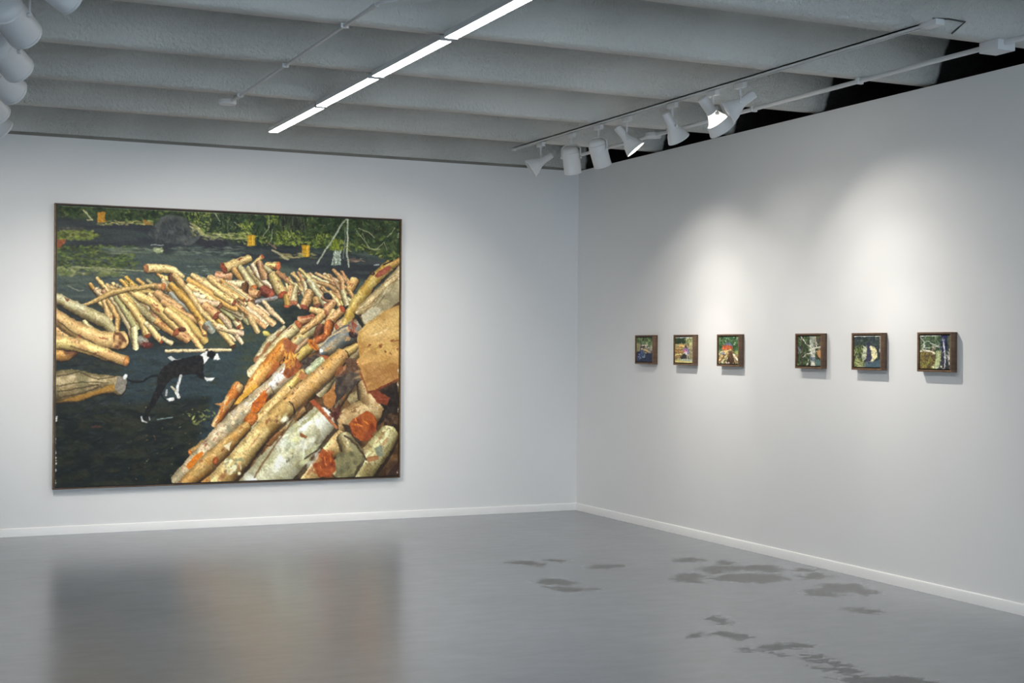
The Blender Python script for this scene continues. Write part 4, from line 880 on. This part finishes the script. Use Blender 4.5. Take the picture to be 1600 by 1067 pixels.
c.poly(0, [(0, 38), (36, 42), (40, 78), (0, 78)], (104, 84, 52), 20, .2, .2, vary=(120, 116, 56)); foliage(c, (0, 42, 38, 76), 130, [(130, 112, 60), (84, 64, 44), (150, 150, 70), (70, 66, 44)], 4, 1.2, 150, 50)
c.log(0, [(0, 37, 2.6), (24, 38, 2.8), (36, 42, 2.4)], (228, 216, 190)); c.poly(0, [(40, 36), (52, 34), (52, 60), (46, 76), (36, 76), (38, 60)], (178, 188, 134), 16); c.dabs(0, (30, 24, 38, 38), 10, [(120, 66, 60), (206, 170, 150)], 2.5, 1.4)
c.poly(0, [(50, 0), (66, 0), (66, 34), (58, 46), (52, 36)], (36, 44, 84), 12, vary=(26, 30, 56)); c.poly(0, [(52, 36), (66, 34), (70, 78), (44, 78), (52, 58)], (70, 72, 78), 16, vary=(50, 52, 60)); c.line(0, [(58, 10), (58, 26), (62, 50), (60, 74)], 1.4, (214, 218, 222)); c.dabs(0, (66, 30, 72, 66), 20, [(206, 204, 180), (226, 226, 214)], 3, 1.4, 90, 30); c.line(0, [(0, 1), (50, 1)], 1.2, (226, 226, 216)); c.dabs(0, (32, 72, 62, 78), 8, [(226, 230, 200)], 3, 2)
pics.append((finish(c), 'rightmost framed picture, dark blue trouser legs beside a brush pile'))
for (img, lab), y in zip(pics, (-1.229, -1.895, -2.576, -3.642, -4.305, -4.986)):
    # turned a quarter so that its face looks to -x
    framed('painting', (0, y, 1.457), -math.pi / 2, .322, .259, .05, .0135, .008, .006, img, 1.15, (WALNUT, WALNUT), lab, 'painting', 'row of six small framed pictures on the right wall')

# ---------------------------------------------------------------- ceiling strip lights
ZL = 3.335
ends = [-1.09, -2.46, -3.70, -4.95, -6.17, -7.39]
names = ['farthest lit ceiling strip light, nearest the back wall', 'second lit strip light along the ceiling from the back wall', 'third lit strip light along the ceiling from the back wall',
         'lit strip light cut by the top of the photo, fourth from back wall', 'lit strip light overhead, beyond the top of the photo']
for i, lab in enumerate(names):
    y0, y1 = ends[i + 1] + .034, ends[i] - .034; L = y1 - y0; x = -3.39 + .012 * (i == 0)
    o = empty('strip_light', (x, (y0 + y1) / 2, ZL), lab, 'light', 'lit strip lights along the ceiling')
    MB().box(-.040, -L / 2, .030, .040, L / 2, .035).box(-.040, -L / 2, .003, -.0365, L / 2, .030).box(.0365, -L / 2, .003, .040, L / 2, .030).build('housing', METAL, o)
    d = MB().prism_x([(-.036, .016), (-.036, .003), (-.026, 0), (.026, 0), (.036, .003), (.036, .016)], -L / 2 + .006, L / 2 - .006)
    d.v = [(y, x_, z) for x_, y, z in d.v]; d.build('diffuser', TUBE_GLOW, o)
    for s in (-1, 1):
        a, b_ = sorted((s * L / 2, s * (L / 2 - .005)))
        MB().box(-.041, a, -.001, .041, b_, .0355).build('end_cap', METAL, o)

# ---------------------------------------------------------------- lighting tracks
def track(x, y0, y1, label, feed=None, z=HB):
    o = empty('lighting_track', (x, (y0 + y1) / 2, z), label, 'track'); L = y1 - y0
    MB().box(-.018, -L / 2, -.022, -.010, L / 2, -.001).box(.010, -L / 2, -.022, .018, L / 2, -.001).box(-.018, -L / 2, -.010, .018, L / 2, -.0005).build('rail', METAL, o)
    MB().box(-.0095, -L / 2 + .01, -.0125, .0095, L / 2 - .01, -.0105).build('conductor', STEEL, o)
    for s in (-1, 1):
        MB().box(-.02, s * L / 2 - .012, -.025, .02, s * L / 2 + .012, -.0005).build('end_cap', METAL, o, bevel=.002)
    if feed == 'round':
        MB().lathe([(.062, -.001), (.062, -.022), (.054, -.03), (.02, -.032)], Matrix.Translation((-.03, L / 2 + .07, 0)), 28).build('feed_canopy', METAL, o, smooth=True)
    elif feed == 'box':
        MB().box(-.03, -L / 2 - .13, -.034, .03, -L / 2 - .01, -.0005).build('feed_box', METAL, o, bevel=.004)
    return o


track(-1.17, -6.32, -1.02, 'white ceiling track carrying the spotlights along the right wall', 'box')
o = empty('conduit', (-4.0, -4.0, HB), 'thin white conduit left of the strip lights ending in a round box', 'conduit')
MB().tube([(0, 1.70, -.016), (0, .9, -.0165), (.004, 0, -.0155), (-.003, -.8, -.0165), (0, -1.42, -.016), (0, -1.50, -.016), (.02, -1.56, -.016), (.06, -1.60, -.012)], .0095, 10).build('pipe', METAL, o, smooth=True)
MB().lathe([(.062, -.001), (.064, -.024), (.058, -.034), (.02, -.036)], Matrix.Translation((-.02, 1.74, 0)), 28).build('round_box', METAL, o, smooth=True)
MB().tube([(0, -1.40, -.016), (0, -1.47, -.016)], .0135, 10).build('coupling', METAL, o, smooth=True)
for y in (1.44, .27, -.93):
    MB().box(-.022, y - .01, -.0275, .022, y + .01, -.0003).build('pipe_strap', METAL, o, bevel=.002)
track(-5.76, -9.2, -1.9, 'white ceiling track of the spotlights at the upper left corner')
# white conduit beside the right wall with its boxes
o = empty('conduit', (-.47, -4.4, HB), 'white conduit pipe with junction box beside the right wall top', 'conduit')
pts = [(-.03 + .02 * math.sin(i * .9) * (i % 2) * .2, 3.5 - i * .25, -.020) for i in range(30)]
MB().tube(pts, .0155, 12).build('pipe', METAL, o, smooth=True)
MB().box(-.085, -1.83, -.062, .045, -1.68, -.0005).build('junction_box', METAL, o, bevel=.005)
MB().lathe([(.068, -.0005), (.07, -.03), (.06, -.04), (.02, -.043)], Matrix.Translation((-.03, 2.1, 0)), 28).build('junction_box', METAL, o, smooth=True)
for y in (3.02, 1.84, .66, -.54, -3.0):
    MB().box(-.055, y - .012, -.040, -.005, y + .012, -.0003).build('pipe_strap', METAL, o, bevel=.002)
tag(MB().tube([(-1.03, -6.235, 3.43), (-.92, -6.24, 3.437), (-.80, -6.235, 3.435), (-.84, -6.225, 3.40), (-.88, -6.215, 3.365)], .005, 8).build('cable', STEEL, None, smooth=True), 'thin dark cable on the beam between track end and junction box', 'cable')


# ---------------------------------------------------------------- spotlights
def aim_matrix(p, d):
    d = Vector(d).normalized(); z = d; x = z.cross(Vector((0, 0, 1)))
    x = x.normalized() if x.length > 1e-4 else Vector((1, 0, 0)); y = z.cross(x)
    m = Matrix.Identity(4)
    for i in range(3):
        m[i][0], m[i][1], m[i][2], m[i][3] = x[i], y[i], z[i], p[i]
    return m


def spotlight(x, y, aim, kind, label, lit=False, drop=.13, scale=1.0, light=None, shift=0.0):
    o = empty('spotlight', (x, y, HB - .031), label, 'spotlight', 'white track spotlights')
    MB().box(-.016, -.055, -.030, .016, .055, .004).build('track_adapter', METAL, o, bevel=.003)
    s = scale; d = Vector(aim).normalized(); piv = Vector((0, 0, -drop))
    m = aim_matrix(piv, d)
    MB().tube([(0, 0, -.028), (0, 0, -drop + (.10 * s if kind == 'can' else .05))], .008, 10).build('stem', METAL, o, smooth=True)
    sx = Vector((m[0][0], m[1][0], m[2][0]))
    if kind == 'can':
        yk = MB(); top = Vector((0, 0, -drop + .10 * s)); w = .080 * s
        yk.tube([piv - sx * w, piv - sx * w + (top - piv) * .75, top - sx * w * .55, top, top + sx * w * .55, piv + sx * w + (top - piv) * .75, piv + sx * w], .006, 8)
        yk.build('yoke', METAL, o, smooth=True)
        body = [(.020, -.085), (.050, -.082), (.062, -.070), (.066, -.052), (.066, -.048), (.071, -.044), (.071, .118), (.0725, .119), (.0725, .130), (.067, .130), (.064, .10), (.060, .04)]
        lamp = [(.059, .045), (.05, .058), (.03, .066), (.002, .068)]
        kn = .078; front = .13
    else:
        yk = MB(); top = Vector((0, 0, -drop + .05)); w = .042 * s
        yk.tube([piv - sx * w, piv - sx * w + (top - piv) * .8, top, piv + sx * w + (top - piv) * .8, piv + sx * w], .005, 8)
        yk.build('yoke', METAL, o, smooth=True)
        body = [(.012, -.115), (.028, -.112), (.030, -.104), (.030, -.02), (.034, -.012), (.036, .0), (.046, .022), (.066, .055), (.080, .098), (.0825, .100), (.0825, .108), (.077, .108), (.062, .055), (.04, .02)]
        lamp = [(.072, .088), (.06, .097), (.035, .103), (.002, .105)]
        kn = .04; front = .108
    if kind == 'highlit_bell':                                               # neck, glowing collar added for the highlight on the side, front ring
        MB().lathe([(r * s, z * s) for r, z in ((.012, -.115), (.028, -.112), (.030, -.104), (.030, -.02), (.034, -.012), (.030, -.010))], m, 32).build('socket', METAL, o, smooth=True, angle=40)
        MB().lathe([(r * s, z * s) for r, z in ((.026, -.011), (.033, .0), (.043, .022), (.060, .052), (.055, .06))], m, 32).build('highlight_collar', HIGHLIGHT_GLOW, o, smooth=True, angle=40)
        body = [(.066, .050), (.070, .052), (.082, .098), (.084, .100), (.084, .108), (.078, .108), (.064, .056)]
    MB().lathe([(r * s, (z + shift) * s) for r, z in body], m, 32, close=kind != 'highlit_bell').build('lamp_housing', METAL, o, smooth=True, angle=40)
    MB().lathe([(r * s, (z + shift) * s) for r, z in lamp], m, 28).build('lamp', LAMP_GLOW if lit else LAMP_OFF, o, smooth=True)
    for q in (-1, 1):
        a = aim_matrix(piv + sx * q * kn * s, sx * q)
        MB().lathe([(.011, -.008), (.012, .008), (.009, .012)], a, 12).build('knob', METAL, o, smooth=True)
    if light:
        pw, tgt, ang, bl = light
        src = piv + d * (front + shift + .012) * s
        for e_, a_, b_ in ((pw * .5, ang + 10, .7), (pw * .9, ang * .75, 1.0), (pw * .75 * bl, ang * .42, 1.0)):
            ld = bpy.data.lights.new('spot', 'SPOT'); ld.energy = e_; ld.color = (1.0, .935, .85); ld.spot_size = math.radians(a_); ld.spot_blend = b_; ld.shadow_soft_size = .015
            lo = link(bpy.data.objects.new('spot', ld), o)
            lo.matrix_local = aim_matrix(src, Vector(tgt) - (Vector((x, y, HB - .031)) + src)) @ Matrix.Rotation(math.pi, 4, 'X')
    return o


X1 = -1.17
spotlight(X1, -1.56, (-1.0, .35, -.72), 'bell', 'small white spotlight nearest the back wall, turned toward the large painting', drop=.16, light=(SPOT_L * .3, (-2.4, 0, .9), 100, 1.0))
spotlight(X1, -2.13, (.30, .30, -1), 'can', 'upright white cylinder spotlight, left one of the two cans', drop=.19)
spotlight(X1, -2.60, (.46, .22, -1), 'can', 'tilted white cylinder spotlight, right one of the two cans', drop=.19, light=(SPOT_R, (0, -2.45, 1.15), 92, 1.0))
spotlight(X1, -3.05, (.74, -.42, -1), 'bell', 'lit bell-shaped white spotlight showing its glowing lamp face', lit=True, drop=.16, light=(SPOT_R * .42, (0, -3.9, 1.1), 90, .8))
spotlight(X1, -3.71, (.72, .14, -1), 'bell', 'long-necked white bell spotlight pointing down right between the lit two', drop=.16)
spotlight(X1, -4.235, (.85, .05, -.95), 'highlit_bell', 'large white spotlight with a bright highlight on its side, made by a glowing collar', drop=.15, scale=1.2, light=(SPOT_R * .95, (0, -5.0, 1.15), 94, 1.0), lit=True)
spotlight(X1, -4.565, (-.75, .45, -.62), 'bell', 'white bell spotlight nearest the camera on the right track, turned left', drop=.13)
XL = -5.76
spotlight(XL + .12, -5.82, (.80, .5, -.40), 'can', 'white can spotlight at the upper left, turned farthest right', drop=.15)
spotlight(XL, -5.30, (.62, 1.0, -.45), 'can', 'white can spotlight largest in the upper left corner', drop=.19, scale=1.2)
spotlight(XL + .03, -4.55, (.75, 1.0, -.5), 'can', 'second white can spotlight down the upper left corner', drop=.22, scale=1.2)
spotlight(XL + .06, -3.80, (.95, 1.0, -.55), 'can', 'third white can spotlight down the upper left corner', drop=.22, scale=1.2, light=(SPOT_L, (-2.3, 0, 1.0), 56, .8))
spotlight(XL + .06, -2.90, (.75, 1.0, -.7), 'can', 'fourth white can spotlight low in the upper left corner', drop=.20, scale=1.2, light=(SPOT_L, (-3.2, 0, 1.0), 66, .8))
spotlight(XL + .10, -2.22, (.9, .6, -.9), 'bell', 'lowest white bell spotlight at the left edge of the photo', drop=.20, scale=1.4, light=(SPOT_L * .65, (-4.9, 0, 1.1), 96, .6))
